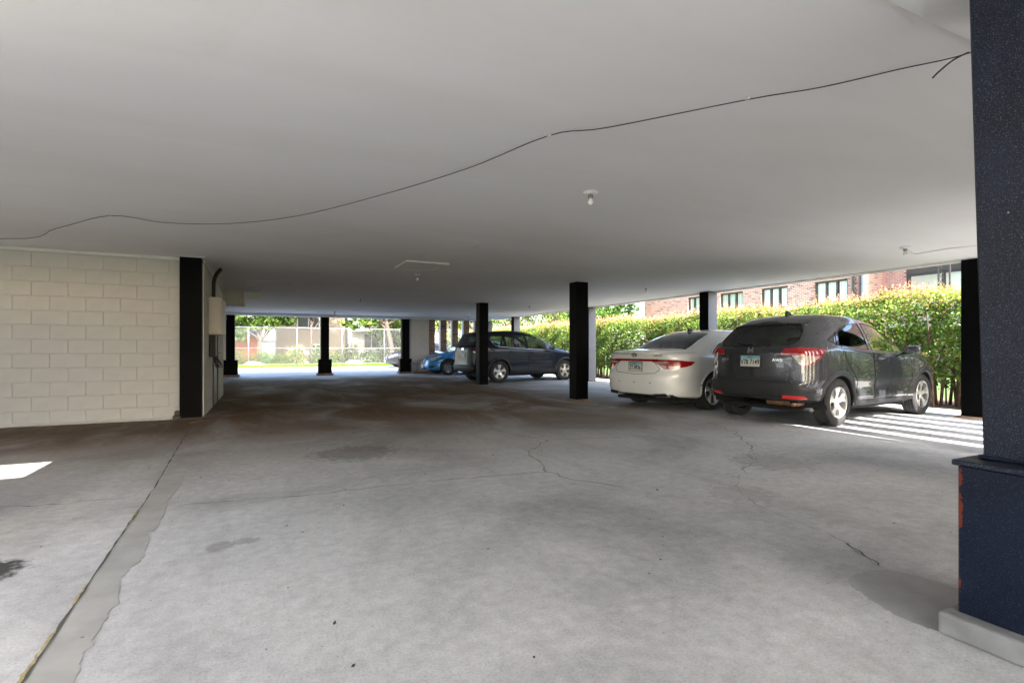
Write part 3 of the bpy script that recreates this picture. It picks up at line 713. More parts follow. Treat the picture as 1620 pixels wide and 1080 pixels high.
def tree(name, label, loc, H, trunk_r, crown, leaves, col, size=.16, lean=(0, 0), fork=.45, group=None, seed=1, nb=9, fresh=(.16, .22, .05)):
    """crown: list of (dx,dy,z,rx,ry,rz) lobes; limbs reach towards them"""
    t = thing(name, label, 'tree', loc, 0, group); rn = random.Random(seed)
    bm = bmesh.new(); f = Vector((lean[0]*fork, lean[1]*fork, H*fork))
    pts = [Vector((0, 0, -.05)), Vector((lean[0]*fork*.35, lean[1]*fork*.35, H*fork*.45)), f]
    tube_bm(bm, catmull(pts, 4), [trunk_r*(1.25-.5*i/8) for i in range(9)], 9)
    for i in range(nb):
        lb = crown[i % len(crown)]
        e = Vector((lb[0]+rn.uniform(-.6, .6)*lb[3], lb[1]+rn.uniform(-.6, .6)*lb[4], lb[2]+rn.uniform(-.4, .5)*lb[5]))
        mid = f.lerp(e, .5)+Vector((rn.uniform(-.2, .2), rn.uniform(-.2, .2), rn.uniform(0, .3)))
        b0 = f*rn.uniform(.75, 1.0)
        tube_bm(bm, catmull([b0, mid, e], 4), [trunk_r*(.55-.05*k) for k in range(9)], 6)
    bmesh.ops.recalc_face_normals(bm, faces=bm.faces); bmobj('trunk', bm, M['bark'], t, True)
    Q, K = [], []
    vol = np.array([l[3]*l[4]*l[5] for l in crown]); vol = vol**.67/ (vol**.67).sum()
    for l, w in zip(crown, vol):
        nc = max(6, int(leaves*w/55)); d = RNG.normal(0, 1, (nc, 3)); d /= np.linalg.norm(d, axis=1)[:, None]
        rr = RNG.uniform(.35, 1.0, (nc, 1))**.6
        cc = np.array(l[:3])+d*rr*np.array(l[3:]); k = 55
        cs = RNG.uniform(.18, .5, (nc, 1))*min(l[3:])*.55
        p = np.repeat(cc, k, 0)+RNG.normal(0, 1, (nc*k, 3))*np.repeat(cs, k, 0)*np.array([1, 1, .6])
        nr = np.repeat(d, k, 0)*.5+np.array([0, 0, .7]); n = len(p)
        Q.append(leaf_quads(p, nr, RNG.uniform(size*.7, size*1.4, n), .6, .6))
        tone = np.repeat(RNG.uniform(.6, 1.35, (nc, 1)), k, 0); c = hcol(col, n, .25)*tone
        fr = np.repeat(RNG.random((nc, 1)) < .25, k, 0); K.append(np.where(fr, hcol(fresh, n, .25), c))
    stuff(quads_obj('crown', np.concatenate(Q), np.concatenate(K), M['leaf2'], t))
    return t
G1 = (.065, .115, .022); G2 = (.10, .15, .03); G3 = (.14, .185, .045)
tree('yard_tree', 'leafy multi-stem tree beside the orange garage behind the chain-link fence', (-.3, 40.6, -.03), 6, .13,
     [(-1.2, 0, 3.6, 1.6, 1.3, 1.0), (.7, .2, 3.9, 1.4, 1.2, .9), (-.2, 0, 5.0, 2.2, 1.8, 1.3), (1.9, .3, 3.3, .8, .8, .5), (-1.6, 0, 2.5, 1.2, .8, .8), (.6, 0, 2.9, 1.0, .7, .6), (-.3, 0, 3.2, 1.6, .8, .7), (.2, .8, 7.0, 3.0, 2.2, 1.6), (2.6, 1.2, 6.2, 2.2, 1.6, 1.2), (-2.6, .2, 3.3, 1.3, .9, 1.0), (1.4, 0, 3.5, 1.2, .8, .6)], 36000, G1, .16, (.2, 0), .33, 'trees behind the fence', 2, 11)
tree('yard_tree', 'leaning tree with a bare slanting trunk in front of the white house', (8.35, 37.2, -.03), 6.5, .19,
     [(-1.8, .3, 3.4, 1.3, 1.0, .7), (.9, .3, 3.5, 1.2, 1.0, .8), (-.8, .2, 4.7, 2.2, 1.8, 1.1), (-3.2, .3, 3.9, .9, .9, .5), (-1.0, .8, 7.2, 3.2, 2.2, 1.6), (-2.4, .2, 2.9, 1.2, .8, .5), (1.5, .2, 2.6, .9, .8, .8)], 22000, G1, .16, (-1.1, 0), .5, 'trees behind the fence', 3, 10)
tree('yard_tree', 'tree with low drooping branches before the tan house wall', (3.2, 41.8, -.03), 6, .1,
     [(.2, 0, 4.0, 1.5, .8, .6), (1.4, 0, 4.3, 1.2, .8, .6), (.6, .3, 6.2, 2.6, 1.5, 1.5)], 9000, G2, .15, (0, 0), .5, 'trees behind the fence', 4, 6)
bright = [(13.0, 40, 6.5, 11), (16.8, 41, 7.5, 12), (20.5, 43, 8, 13), (24.5, 42, 8.5, 14), (28.5, 46, 9, 15), (10.2, 44.5, 7, 16)]
lbs = ['bright yellow-green tree seen through the gaps of the brick fins', 'bright yellow-green tree behind the far corner column', 'pale sunlit tree beyond the far end of the hedge',
       'tall sunlit tree behind the hedge, left of the dark green one', 'far bright tree between the hedge and the brick building', 'pale tree far behind the brick fins']
for (x, y, H, sd), lb in zip(bright, lbs):
    tree('background_tree', lb, (x, y, -.05), H, .2, [(0, 0, H*.35, 2.2, 1.8, H*.22), (-1.0, .4, H*.6, 2.0, 1.8, H*.24), (1.1, -.3, H*.66, 2.0, 1.7, H*.25), (0, 0, H*.85, 1.6, 1.5, H*.18)], 7500, G3, .2, (.2, 0), .3, 'sunlit trees beyond the hedge end', sd, 8, (.22, .27, .07))
tree('background_tree', 'dark green dense tree touching the left end of the brick building', (20.8, 29.5, -.05), 7, .2,
     [(0, 0, 3.2, 1.9, 1.9, 1.6), (-1.2, .4, 4.2, 1.7, 1.5, 1.3), (1.2, .2, 4.6, 1.7, 1.5, 1.5), (0, 0, 6.0, 1.9, 1.7, 1.2), (2.6, 1.0, 3.4, 1.3, 1.3, 1.5)], 12000, (.05, .11, .02), .17, (0, 0), .35, None, 21, 10)
def shrub(x, y, r, h, n, col, label, sd):
    t = thing('shrub', label, 'shrub', (x, y, -.03), 0, 'shrubs along the chain-link fence')
    d = RNG.normal(0, 1, (n, 3)); d[:, 2] = np.abs(d[:, 2]); d /= np.linalg.norm(d, axis=1)[:, None]
    p = d*np.array([r, r*.7, h])*(RNG.uniform(.3, 1, (n, 1))**.5)*(1+.22*np.sin(d[:, :1]*7+sd)*np.cos(d[:, 1:2]*5))
    stuff(quads_obj('foliage', leaf_quads(p, d, RNG.uniform(.07, .14, n), .5, .7), hcol(col, n, .4), M['leaf2'], t))
    bm = bmesh.new(); rn = random.Random(sd)
    for k in range(7):
        a = rn.uniform(0, 6.28); e = Vector((math.cos(a)*r*.6, math.sin(a)*r*.4, h*rn.uniform(.5, .9)))
        tube_bm(bm, [(0, 0, 0), e*.5+Vector((0, 0, .1)), e], [.02, .014, .006], 5)
    bmobj('stem', bm, M['stem'], t)
lab_s = ['low green shrub at the foot of the leafy multi-stem tree', 'shrub in front of the orange garage', 'rounded shrub under the basement window', 'bushy shrub right of the basement window', 'loose shrub behind the middle far column',
         'thin shrub with light gaps in front of the white house', 'low shrub left of the leaning tree', 'shrub beside the leaning trunk', 'shrub behind the parked black car', 'shrub at the far left of the fence', 'shrub by the second fence post']
for i, (x, r, h) in enumerate(((-.2, 1.0, 1.0), (-1.9, 1.1, 1.2), (2.0, .8, 1.3), (3.6, .9, 1.5), (4.9, .8, 1.1), (5.9, .7, 1.7), (7.0, .8, 1.1), (8.2, .9, 1.2), (9.8, 1.0, 1.3), (-3.6, 1.2, 1.3), (1.0, .7, .9))):
    shrub(x, 39.6+.3*(i % 3), r, h, 1500, [(.07, .12, .03), (.09, .13, .035), (.12, .16, .04)][i % 3], lab_s[i], 40+i)
# grass verge with blades
n = 26000; p = np.stack([RNG.uniform(-8, 14, n), RNG.uniform(33.6, 35.7, n), np.full(n, .03)], 1)
q = np.zeros((n, 4, 3)); hgt = RNG.uniform(.05, .13, n); dx = RNG.normal(0, .04, n); w_ = .012
q[:, 0] = p+np.array([-w_, 0, -.06]); q[:, 1] = p+np.array([w_, 0, -.06]); q[:, 2] = p+np.stack([dx+.003, RNG.normal(0, .03, n), hgt], 1); q[:, 3] = p+np.stack([dx-.003, RNG.normal(0, .01, n), hgt], 1)
stuff(tag(quads_obj('grass_verge', q, hcol((.16, .27, .045), n, .3), M['leaf2']), 'strip of bright green lawn between the driveway and the fence', 'grass'))
def boulder(x, y, sx_, sz_, label, sd):
    bm = bmesh.new(); bmesh.ops.create_icosphere(bm, subdivisions=2, radius=1); rn = random.Random(sd)
    for v in bm.verts:
        k = 1+rn.uniform(-.14, .14); v.co = Vector((v.co.x*sx_*k, v.co.y*sx_*.7*k, max(-.05, v.co.z)*sz_*k))
    o = bmobj('boulder', bm, M['rock']); o.location = (x, y, -.01); tag(o, label, 'boulder', 'boulders on the verge')
boulder(-.6, 35.0, .62, .34, 'pale boulder on the lawn below the leafy tree', 1)
boulder(5.3, 35.0, .62, .40, 'pinkish boulder on the lawn right of the middle far column', 2)
# ------------------------------------------------------------------ chain-link fence
fn = thing('chain_link_fence', 'tall chain-link fence with steel posts along the far lawn', 'fence', (3, 36.9, 0))
fx0, fx1, fh = -9.0, 26.0, 2.5
xs = [fx0+2.8*k for k in range(13)]
for x in [-.9+2.85*k-2.85*3 for k in range(13)]:
    tube('post', [(x-3, 0, -.05), (x-3, 0, fh)], .03, M['galv'], fn, 8)
for z in (fh-.02, 1.14, .1): tube('rail', [(fx0-3, .05, z), (fx1-3, .05, z)], .018, M['galv'], fn, 6)
v, f = [], []; sp = .13; k = int((fx1-fx0+fh)/sp)
for s_ in (1, -1):
    for i in range(k):
        xa = fx0+i*sp-(fh if s_ > 0 else 0); xb = xa+fh*s_ if s_ > 0 else xa-fh
        if s_ < 0: xa, xb = fx0+i*sp, fx0+i*sp-fh
        za, zb_ = .05, fh
        b = len(v); yy = .02 if s_ > 0 else .03; wd = .0035
        v += [(xa-3-wd, yy, za), (xa-3+wd, yy, za), (xb-3+wd, yy, zb_), (xb-3-wd, yy, zb_)]; f.append((b, b+1, b+2, b+3))
stuff(meshobj('wire_mesh', v, f, M['wire'], fn))
# ------------------------------------------------------------------ houses beyond the fence
def house(name, label, x0, x1, y0, y1, h, mat, roofh, win, base=None):
    t = thing(name, label, 'house', ((x0+x1)/2, (y0+y1)/2, 0)); cx_, cy_ = (x0+x1)/2, (y0+y1)/2; hx, hy = (x1-x0)/2, (y1-y0)/2
    box('wall', -hx, hx, -hy, hy, -.05, h, mat, t)
    e = .5; v = [(-hx-e, -hy-e, h+.002), (hx+e, -hy-e, h+.002), (hx+e, hy+e, h+.002), (-hx-e, hy+e, h+.002), (-hx*.4, 0, h+roofh), (hx*.4, 0, h+roofh)]
    meshobj('roof', v, [(0, 1, 5, 4), (1, 2, 5), (2, 3, 4, 5), (3, 0, 4), (3, 2, 1, 0)], M['roof'], t)
    for (wx0, wx1, wz0, wz1) in win:
        w = thing('window', '', '', (0, 0, 0)); 
        for k_ in list(w.keys()): del w[k_]
        bpy.data.objects.remove(w)
        a, b = wx0-cx_, wx1-cx_
        pn = box('window', a, b, -hy-.02, -hy-.001, wz0, wz1, M['roomdark'], t)
        for q in ((a-.1, b+.1, wz1, wz1+.1), (a-.1, b+.1, wz0-.14, wz0), (a-.1, a, wz0, wz1), (b, b+.1, wz0, wz1), ((a+b)/2-.03, (a+b)/2+.03, wz0, wz1)):
            box('frame', q[0], q[1], -hy-.07, -hy-.021, q[2], q[3], M['siding'], pn, .004)
    return t
hs = house('stucco_house', 'tan stucco house with white window frames behind the fence', .9, 6.2, 46.0, 54, 5.6, M['stucco'], 2.2, [(2.5, 4.1, 2.9, 4.4), (3.5, 4.2, .75, 1.4)])
box('porch_roof', -4.0, -2.7, -5.2, -4.01, 1.6, 1.75, M['siding'], hs)
h2 = house('white_house', 'white sided house behind the leaning tree', 6.6, 15, 47.0, 56, 5.2, M['siding'], 2.2, [(8.0, 9.2, 1.2, 2.4), (10.6, 11.8, 1.2, 2.4)])
box('porch_post', -.75, -.45, -4.9, -4.51, 0, 2.6, M['stucco'], h2)
box('porch_eave', -3.9, .8, -5.3, -4.52, 2.605, 2.75, M['siding'], h2)
gs = thing('garage', 'orange boarded garage with a low dark roof behind the leafy tree', 'garage', (-3.4, 44.5, 0))
rn = random.Random(8); x = -3.0
while x < 2.9:
    box('board', x, x+.19, -1.53, -1.5, .02, 2.0, M['garage'], gs, .004); x += .2
box('wall', -3.0, 2.95, -1.499, 1.5, 0, 2.02, M['garage'], gs)
meshobj('roof', [(-3.3, -1.8, 2.03), (3.2, -1.8, 2.03), (3.2, 1.8, 2.03), (-3.3, 1.8, 2.03), (-3.3, 0, 3.0), (3.2, 0, 3.0)], [(0, 1, 5, 4), (2, 3, 4, 5), (1, 2, 5), (3, 0, 4), (3, 2, 1, 0)], M['roof'], gs)
box('trim_board', 2.96, 3.05, -1.56, -1.4, 0, 2.0, M['siding'], gs)
# ------------------------------------------------------------------ brick building beyond the hedge
BX = 24.0
bb = thing('brick_building', 'long red brick apartment building with dark framed windows behind the hedge', 'building', (BX, 16, 0))
def bbx(name, x0, x1, y0, y1, z0, z1, mat, par=None, bev=0.0):
    o = box(name, x0-BX, x1-BX, y0-16, y1-16, z0, z1, mat, par or bb, bev); return o
wins = [(23.2, 24.6), (20.45, 22.05), (17.72, 19.28), (14.72, 16.3)]
def facade(ya, yb, openings, x=BX, z1=8.0, thick=.25):
    """wall panels left around real openings"""
    ys = sorted(openings); cur = ya; 
    for (a, b, s_, hd) in ys:
        if a > cur: bbx('wall', x, x+thick, cur, a, -.05, z1, M['brick_red'])
        bbx('wall', x, x+thick, a, b, -.05, s_, M['brick_red']); bbx('wall', x, x+thick, a, b, hd, z1, M['brick_red'])
        bbx('sill', x-.05, x+.12, a-.06, b+.06, s_-.08, s_-.001, M['plinth'])
        w = bbx('window', x+.13, x+.15, a+.06, b-.06, s_+.06, hd-.06, M['winglass'])
        np_ = 3 if b-a > 1.3 else 2; pw = (b-a)/np_
        for q in ((a, b, s_, s_+.07), (a, b, hd-.07, hd)): bbx('frame', x+.06, x+.18, q[0], q[1], q[2], q[3], M['dkframe'], w)
        for k in range(np_+1):
            c_ = a+.035+k*((b-a-.07)/np_); bbx('frame', x+.061, x+.179, c_-.035, c_+.035, s_+.071, hd-.071, M['dkframe'], w)
        for k in range(np_):
            for j in range(5): bbx('curtain', x+.165+.008*(j % 2), x+.169+.008*(j % 2), a+k*pw+.06+j*(pw-.12)/5, a+k*pw+.06+(j+1)*(pw-.12)/5-.006, s_, hd, M['curtain'], w)
        bbx('dim_interior', x+.6, x+.62, a-.3, b+.3, s_-.3, hd+.3, M['roomdark'], w)
        cur = b
    if cur < yb: bbx('wall', x, x+thick, cur, yb, -.05, z1, M['brick_red'])
facade(13.95, 28.5, [(a, b, 3.2, 4.3) for a, b in wins])
bbx('wall', BX, BX+10, 28.5, 28.75, -.05, 8, M['brick_red'])
# recessed balcony bay
bbx('return_wall', BX+.25, BX+1.6, 13.95, 14.2, -.05, 8, M['brick_red'])
bbx('wall', BX+1.6, BX+1.85, 13.15, 14.2, -.05, 8, M['brick_red'])
bbx('wall', BX+1.6, BX+1.85, 10.4, 13.149, -.05, 2.2, M['brick_red']); bbx('wall', BX+1.6, BX+1.85, 10.4, 13.149, 4.35, 8, M['dkframe'])
dr = bbx('balcony_door', BX+1.7, BX+1.72, 10.5, 13.1, 2.2, 4.3, M['winglass'])
for q in ((10.45, 13.14, 4.27, 4.349), (10.45, 13.14, 2.2, 2.28)): bbx('frame', BX+1.64, BX+1.78, q[0], q[1], q[2], q[3], M['dkframe'], dr)
for y in (10.45, 11.75, 13.05): bbx('frame', BX+1.641, BX+1.779, y, y+.09, 2.281, 4.269, M['dkframe'], dr)
bbx('curtain', BX+1.95, BX+1.97, 10.6, 11.7, 2.2, 4.3, M['curtain'], dr); bbx('dim_interior', BX+2.3, BX+2.32, 10.2, 13.4, 2, 4.5, M['panelgrey'], dr)
bbx('return_wall', BX+.25, BX+1.85, 10.1, 10.399, -.05, 8, M['brick_red'])
facade(2, 10.39, [(7.2, 8.9, 3.2, 4.9), (3.5, 5.2, 3.2, 4.9)])
bbx('balcony_slab', BX-.3, BX+1.6, 10.41, 13.94, 1.98, 2.14, M['plinth'])
# wrought ornamental posts and the downspout
def ornate(y, x, w=.3):
    o = bbx('ornamental_post', x, x+.05, y, y+.05, 2.0, 7.5, M['dkframe']); bbx('post_bar', x, x+.05, y+w-.05, y+w, 2.0, 7.5, M['dkframe'], o)
    bm = bmesh.new()
    for k in range(26):
        z = 2.1+k*.2; r = (w-.1)/2; cyy = y+w/2-16
        pts = [(x+.025-BX, cyy+r*math.sin(a)*math.cos(a*.5), z+.095*math.cos(a)) for a in np.linspace(0, 6.28, 12)]
        tube_bm(bm, pts, .016, 4)
    bmobj('scrollwork', bm, M['dkframe'], o)
ornate(14.12, BX-.1, .36); ornate(10.75, BX-.12, .42)
bbx('downspout', BX-.09, BX-.002, 13.97, 14.06, 0, 8, M['galv'])
# ------------------------------------------------------------------ cars
def pchip(tab):
    xs = [float(a) for a, b in tab]; ys = [float(b) for a, b in tab]; n = len(xs)
    h = [xs[i+1]-xs[i] for i in range(n-1)]; d = [(ys[i+1]-ys[i])/h[i] for i in range(n-1)]
    m = [d[0]]+[0]*(n-2)+[d[-1]]
    for i in range(1, n-1):
        if d[i-1]*d[i] > 0:
            w1, w2 = 2*h[i]+h[i-1], h[i]+2*h[i-1]; m[i] = (w1+w2)/(w1/d[i-1]+w2/d[i])
    def f(x):
        if x <= xs[0]: return ys[0]
        if x >= xs[-1]: return ys[-1]
        i = 0
        while xs[i+1] < x: i += 1
        t = (x-xs[i])/h[i]; t2, t3 = t*t, t*t*t
        return (2*t3-3*t2+1)*ys[i]+(t3-2*t2+t)*h[i]*m[i]+(-2*t3+3*t2)*ys[i+1]+(t3-t2)*h[i]*m[i+1]
    return f
def sstep(a, b, x):
    t = max(0, min(1, (x-a)/(b-a))); return t*t*(3-2*t)
def inside(p, poly):
    x, y = p; c = False; j = len(poly)-1
    for i in range(len(poly)):
        xi, yi = poly[i]; xj, yj = poly[j]
        if (yi > y) != (yj > y) and x < (xj-xi)*(y-yi)/(yj-yi)+xi: c = not c
        j = i
    return c
def cut(bm, poly, u, v, filt):
    """slice the surface along the polygon's edges (seen along u x v) and return the faces inside"""
    u, v = Vector(u), Vector(v)
    us = [p[0] for p in poly]; vs = [p[1] for p in poly]
    lo = (min(us)-.02, min(vs)-.02); hi = (max(us)+.02, max(vs)+.02)
    def near(f):
        a = [w.co.dot(u) for w in f.verts]; b = [w.co.dot(v) for w in f.verts]
        return max(a) > lo[0] and min(a) < hi[0] and max(b) > lo[1] and min(b) < hi[1]
    for i in range(len(poly)):
        a, b = poly[i], poly[(i+1) % len(poly)]
        fs = [f for f in bm.faces if filt(f) and near(f)]
        g = set(fs)
        for f in fs: g.update(f.edges); g.update(f.verts)
        no = u*(b[1]-a[1])-v*(b[0]-a[0])
        if no.length < 1e-6: continue
        # for unit orthogonal u,v the plane passes through a
        bmesh.ops.bisect_plane(bm, geom=list(g), dist=1e-5, plane_co=u*a[0]+v*a[1], plane_no=no.normalized())
    out = []
    for f in bm.faces:
        if filt(f):
            c = f.calc_center_median()
            if inside((c.dot(u), c.dot(v)), poly): out.append(f)
    return out
def take(bm, faces, name, mat, parent, off=0.0):
    """lift faces off the shell into a part of their own"""
    if not faces: return None
    nb = bmesh.new(); mp = {}
    for f in faces:
        vs = []
        for w in f.verts:
            if w not in mp: mp[w] = nb.verts.new(w.co)
            vs.append(mp[w])
        try: nb.faces.new(vs)
        except ValueError: pass
    nb.normal_update()
    if off:
        nr = {w: w.normal.copy() for w in nb.verts}
        for w in nb.verts: w.co += nr[w]*off
    bmesh.ops.delete(bm, geom=faces, context='FACES')
    return bmobj(name, nb, mat, parent, True)

def paint(name, c, metal=.0, rough=.3, dust=.12, coat=.9, spec=.5):
    m, nt, lk, p = nmat(name)
    g = N(nt, 'ShaderNodeNewGeometry'); tc = N(nt, 'ShaderNodeTexCoord')
    n = noise(nt, lk, tc.outputs['Object'], 2.2, 6, .65)
    n2 = noise(nt, lk, tc.outputs['Object'], 70, 3, .6)
    d = mathn(nt, lk, 'MULTIPLY', mrange(nt, lk, n.outputs[0], .45, .75), mrange(nt, lk, n2.outputs[0], .4, .65))
    c1 = mixc(nt, lk, mathn(nt, lk, 'MULTIPLY', d, dust), c, (.36, .34, .31))
    c2 = mixc(nt, lk, g.outputs['Backfacing'], c1, (.02, .02, .022))     # unpainted trim on the inside
    lk.new(c2, p.inputs['Base Color'])
    p.inputs['Metallic'].default_value = metal; p.inputs['Specular IOR Level'].default_value = spec
    lk.new(mrange(nt, lk, d, 0, 1, rough, rough+.25), p.inputs['Roughness'])
    p.inputs['Coat Weight'].default_value = coat
    lk.new(mrange(nt, lk, n.outputs[0], .4, .8, .03, .12), p.inputs['Coat Roughness'])
    return m
M['trimblk'] = flat('black_plastic', (.018, .018, .02), .55, var=.2, scale=20)
M['liner'] = flat('wheelhouse_liner', (.008, .008, .008), .9)
M['tyre'] = flat('tyre_rubber', (.022, .021, .020), .8, var=.25, scale=14)
M['rim'] = flat('alloy_rim', (.62, .61, .59), .32, metal=.75, var=.06)
M['rimdk'] = flat('dark_alloy', (.16, .16, .165), .35, metal=.7, var=.06)
M['disc'] = flat('brake_disc', (.20, .18, .165), .5, metal=.6)
M['red'] = flat('red_lens', (.30, .005, .009), .12, var=.25, scale=26, coat=1.)
M['redlit'] = flat('red_reflector', (.60, .03, .03), .2, var=.1, scale=30, coat=.6)
M['whitelens'] = flat('clear_lens', (.40, .33, .33), .12, var=.45, scale=30, coat=1.)
M['headlens'] = flat('headlamp_lens', (.42, .40, .36), .1, var=.5, scale=16, coat=1.)
M['amber'] = flat('amber_lens', (.55, .17, .03), .15, coat=1.)
M['chrome'] = flat('chrome', (.75, .75, .76), .12, metal=1., var=.03)
M['glass_dk'] = glass_mat('tinted_glass', (.10, .10, .10), .07)
M['glass_lt'] = glass_mat('car_glass', (.48, .54, .52), .07)
M['seat'] = flat('grey_seat', (.045, .043, .042), .85)
M['seatbg'] = flat('tan_seat', (.11, .09, .07), .8)
M['rusty'] = flat('rusty_exhaust', (.24, .13, .07), .8, var=.5, scale=15, bmp=.4)
M['plate_w'] = flat('plate_white', (.66, .63, .58), .5, var=.05)
M['plate_b'] = flat('plate_blue', (.18, .44, .55), .5, var=.08)
M['ink'] = flat('plate_ink', (.02, .02, .03), .6)

def text_mesh(txt, size, bold=0.0, space=1.0):
    cu = bpy.data.curves.new('t', 'FONT'); cu.body = txt; cu.size = size; cu.align_x = 'CENTER'; cu.align_y = 'CENTER'
    cu.extrude = .0012; cu.offset = bold; cu.space_character = space; cu.resolution_u = 2
    ob = bpy.data.objects.new('t', cu); C.objects.link(ob)
    dg = bpy.context.evaluated_depsgraph_get(); dg.update()
    me = bpy.data.meshes.new_from_object(ob.evaluated_get(dg))
    bpy.data.objects.remove(ob); bpy.data.curves.remove(cu)
    return me
def poly_bm(polys, th=.004):
    """2-D outlines -> thin raised mesh in (u,v,w)"""
    bm = bmesh.new()
    for P in polys:
        a = [bm.verts.new((x, y, 0)) for x, y in P]; b = [bm.verts.new((x, y, th)) for x, y in P]; n = len(P)
        bm.faces.new(b); bm.faces.new(a[::-1])
        for i in range(n): bm.faces.new((a[i], a[(i+1) % n], b[(i+1) % n], b[i]))
    bmesh.ops.recalc_face_normals(bm, faces=bm.faces)
    return bm

def spoke_poly(kind):
    return kind
def make_wheel(parent, x, y, side, R, rimR, wdt, style, rim_m):
    """wheel = hub and brake disc, with tyre and rim as its pieces; outer face towards +y before turning"""
    bm = bmesh.new()
    lathe_bm(bm, [(0, -.02), (rimR*.72, -.02), (rimR*.72, .0), (.07, .005), (.07, .03), (0, .03)], 28, 'y')
    bmesh.ops.remove_doubles(bm, verts=bm.verts, dist=1e-5); bmesh.ops.recalc_face_normals(bm, faces=bm.faces)
    w = bmobj('wheel', bm, M['disc'], parent); w.location = (x, y, R); w.rotation_euler = (0, 0, 0 if side > 0 else math.pi)
    h = wdt/2; pr = [(rimR, h*.86), (rimR+.02, h*.98), (R*.80, h*1.04), (R*.93, h*.96), (R*.985, h*.84)]
    tr = []
    for k in range(5):
        a = h*.80-k*(h*1.6/5); tr += [(R, a), (R, a-h*.26), (R-.009, a-h*.27), (R-.009, a-h*.31)]
    tr = tr[:-2]
    prof = pr+tr+[(r_, -q) for r_, q in pr[::-1]]+[(rimR-.005, -h*.5), (rimR-.005, h*.5)]
    lathe('tyre', prof, M['tyre'], w, 44, 'y', closed=True)
    bm = bmesh.new()
    lathe_bm(bm, [(rimR-.001, h*.90), (rimR-.006, h*.96), (rimR*.955, h*.93), (rimR*.93, h*.80), (rimR*.90, h*.2), (rimR*.88, -h*.8)], 44, 'y')
    n, wi, wo, split = style
    yo = h*.86; rin = rimR*.17; ro = rimR*.945
    def bar(a0, r0, w0, a1, r1, w1, d0, d1, th=.028):
        P = []
        for (a, r, ww, dd) in ((a0, r0, w0, d0), (a1, r1, w1, d1)):
            c, s = math.cos(a), math.sin(a)
            for sg in (-1, 1): P.append((Vector((c*r-s*sg*ww, 0, s*r+c*sg*ww)), dd))
        q = [P[0], P[1], P[3], P[2]]
        A = [bm.verts.new(Vector((p.x, d_, p.z))) for p, d_ in q]; B = [bm.verts.new(Vector((p.x*1.0, d_-th, p.z))) for p, d_ in q]
        # crowned top
        bm.faces.new(A); bm.faces.new(B[::-1])
        for i in range(4): bm.faces.new((A[i], A[(i+1) % 4], B[(i+1) % 4], B[i]))
    for k in range(n):
        a = 2*math.pi*k/n+math.pi/2
        if split:
            rm = rimR*.5
            bar(a, rin, wi, a, rm, wi*.8, yo*.70, yo*.86)
            for sg in (-1, 1): bar(a+sg*.04, rm*.97, wi*.5, a+sg*split, ro, wo, yo*.86, yo*.95)
        else: bar(a, rin, wi, a, ro, wo, yo*.70, yo*.95)
    lathe_bm(bm, [(0, yo*.80), (rimR*.12, yo*.79), (rimR*.22, yo*.70), (rimR*.24, yo*.5)], 20, 'y')
    bmesh.ops.recalc_face_normals(bm, faces=bm.faces)
    rm_ = bmobj('rim', bm, rim_m, w)
    return w

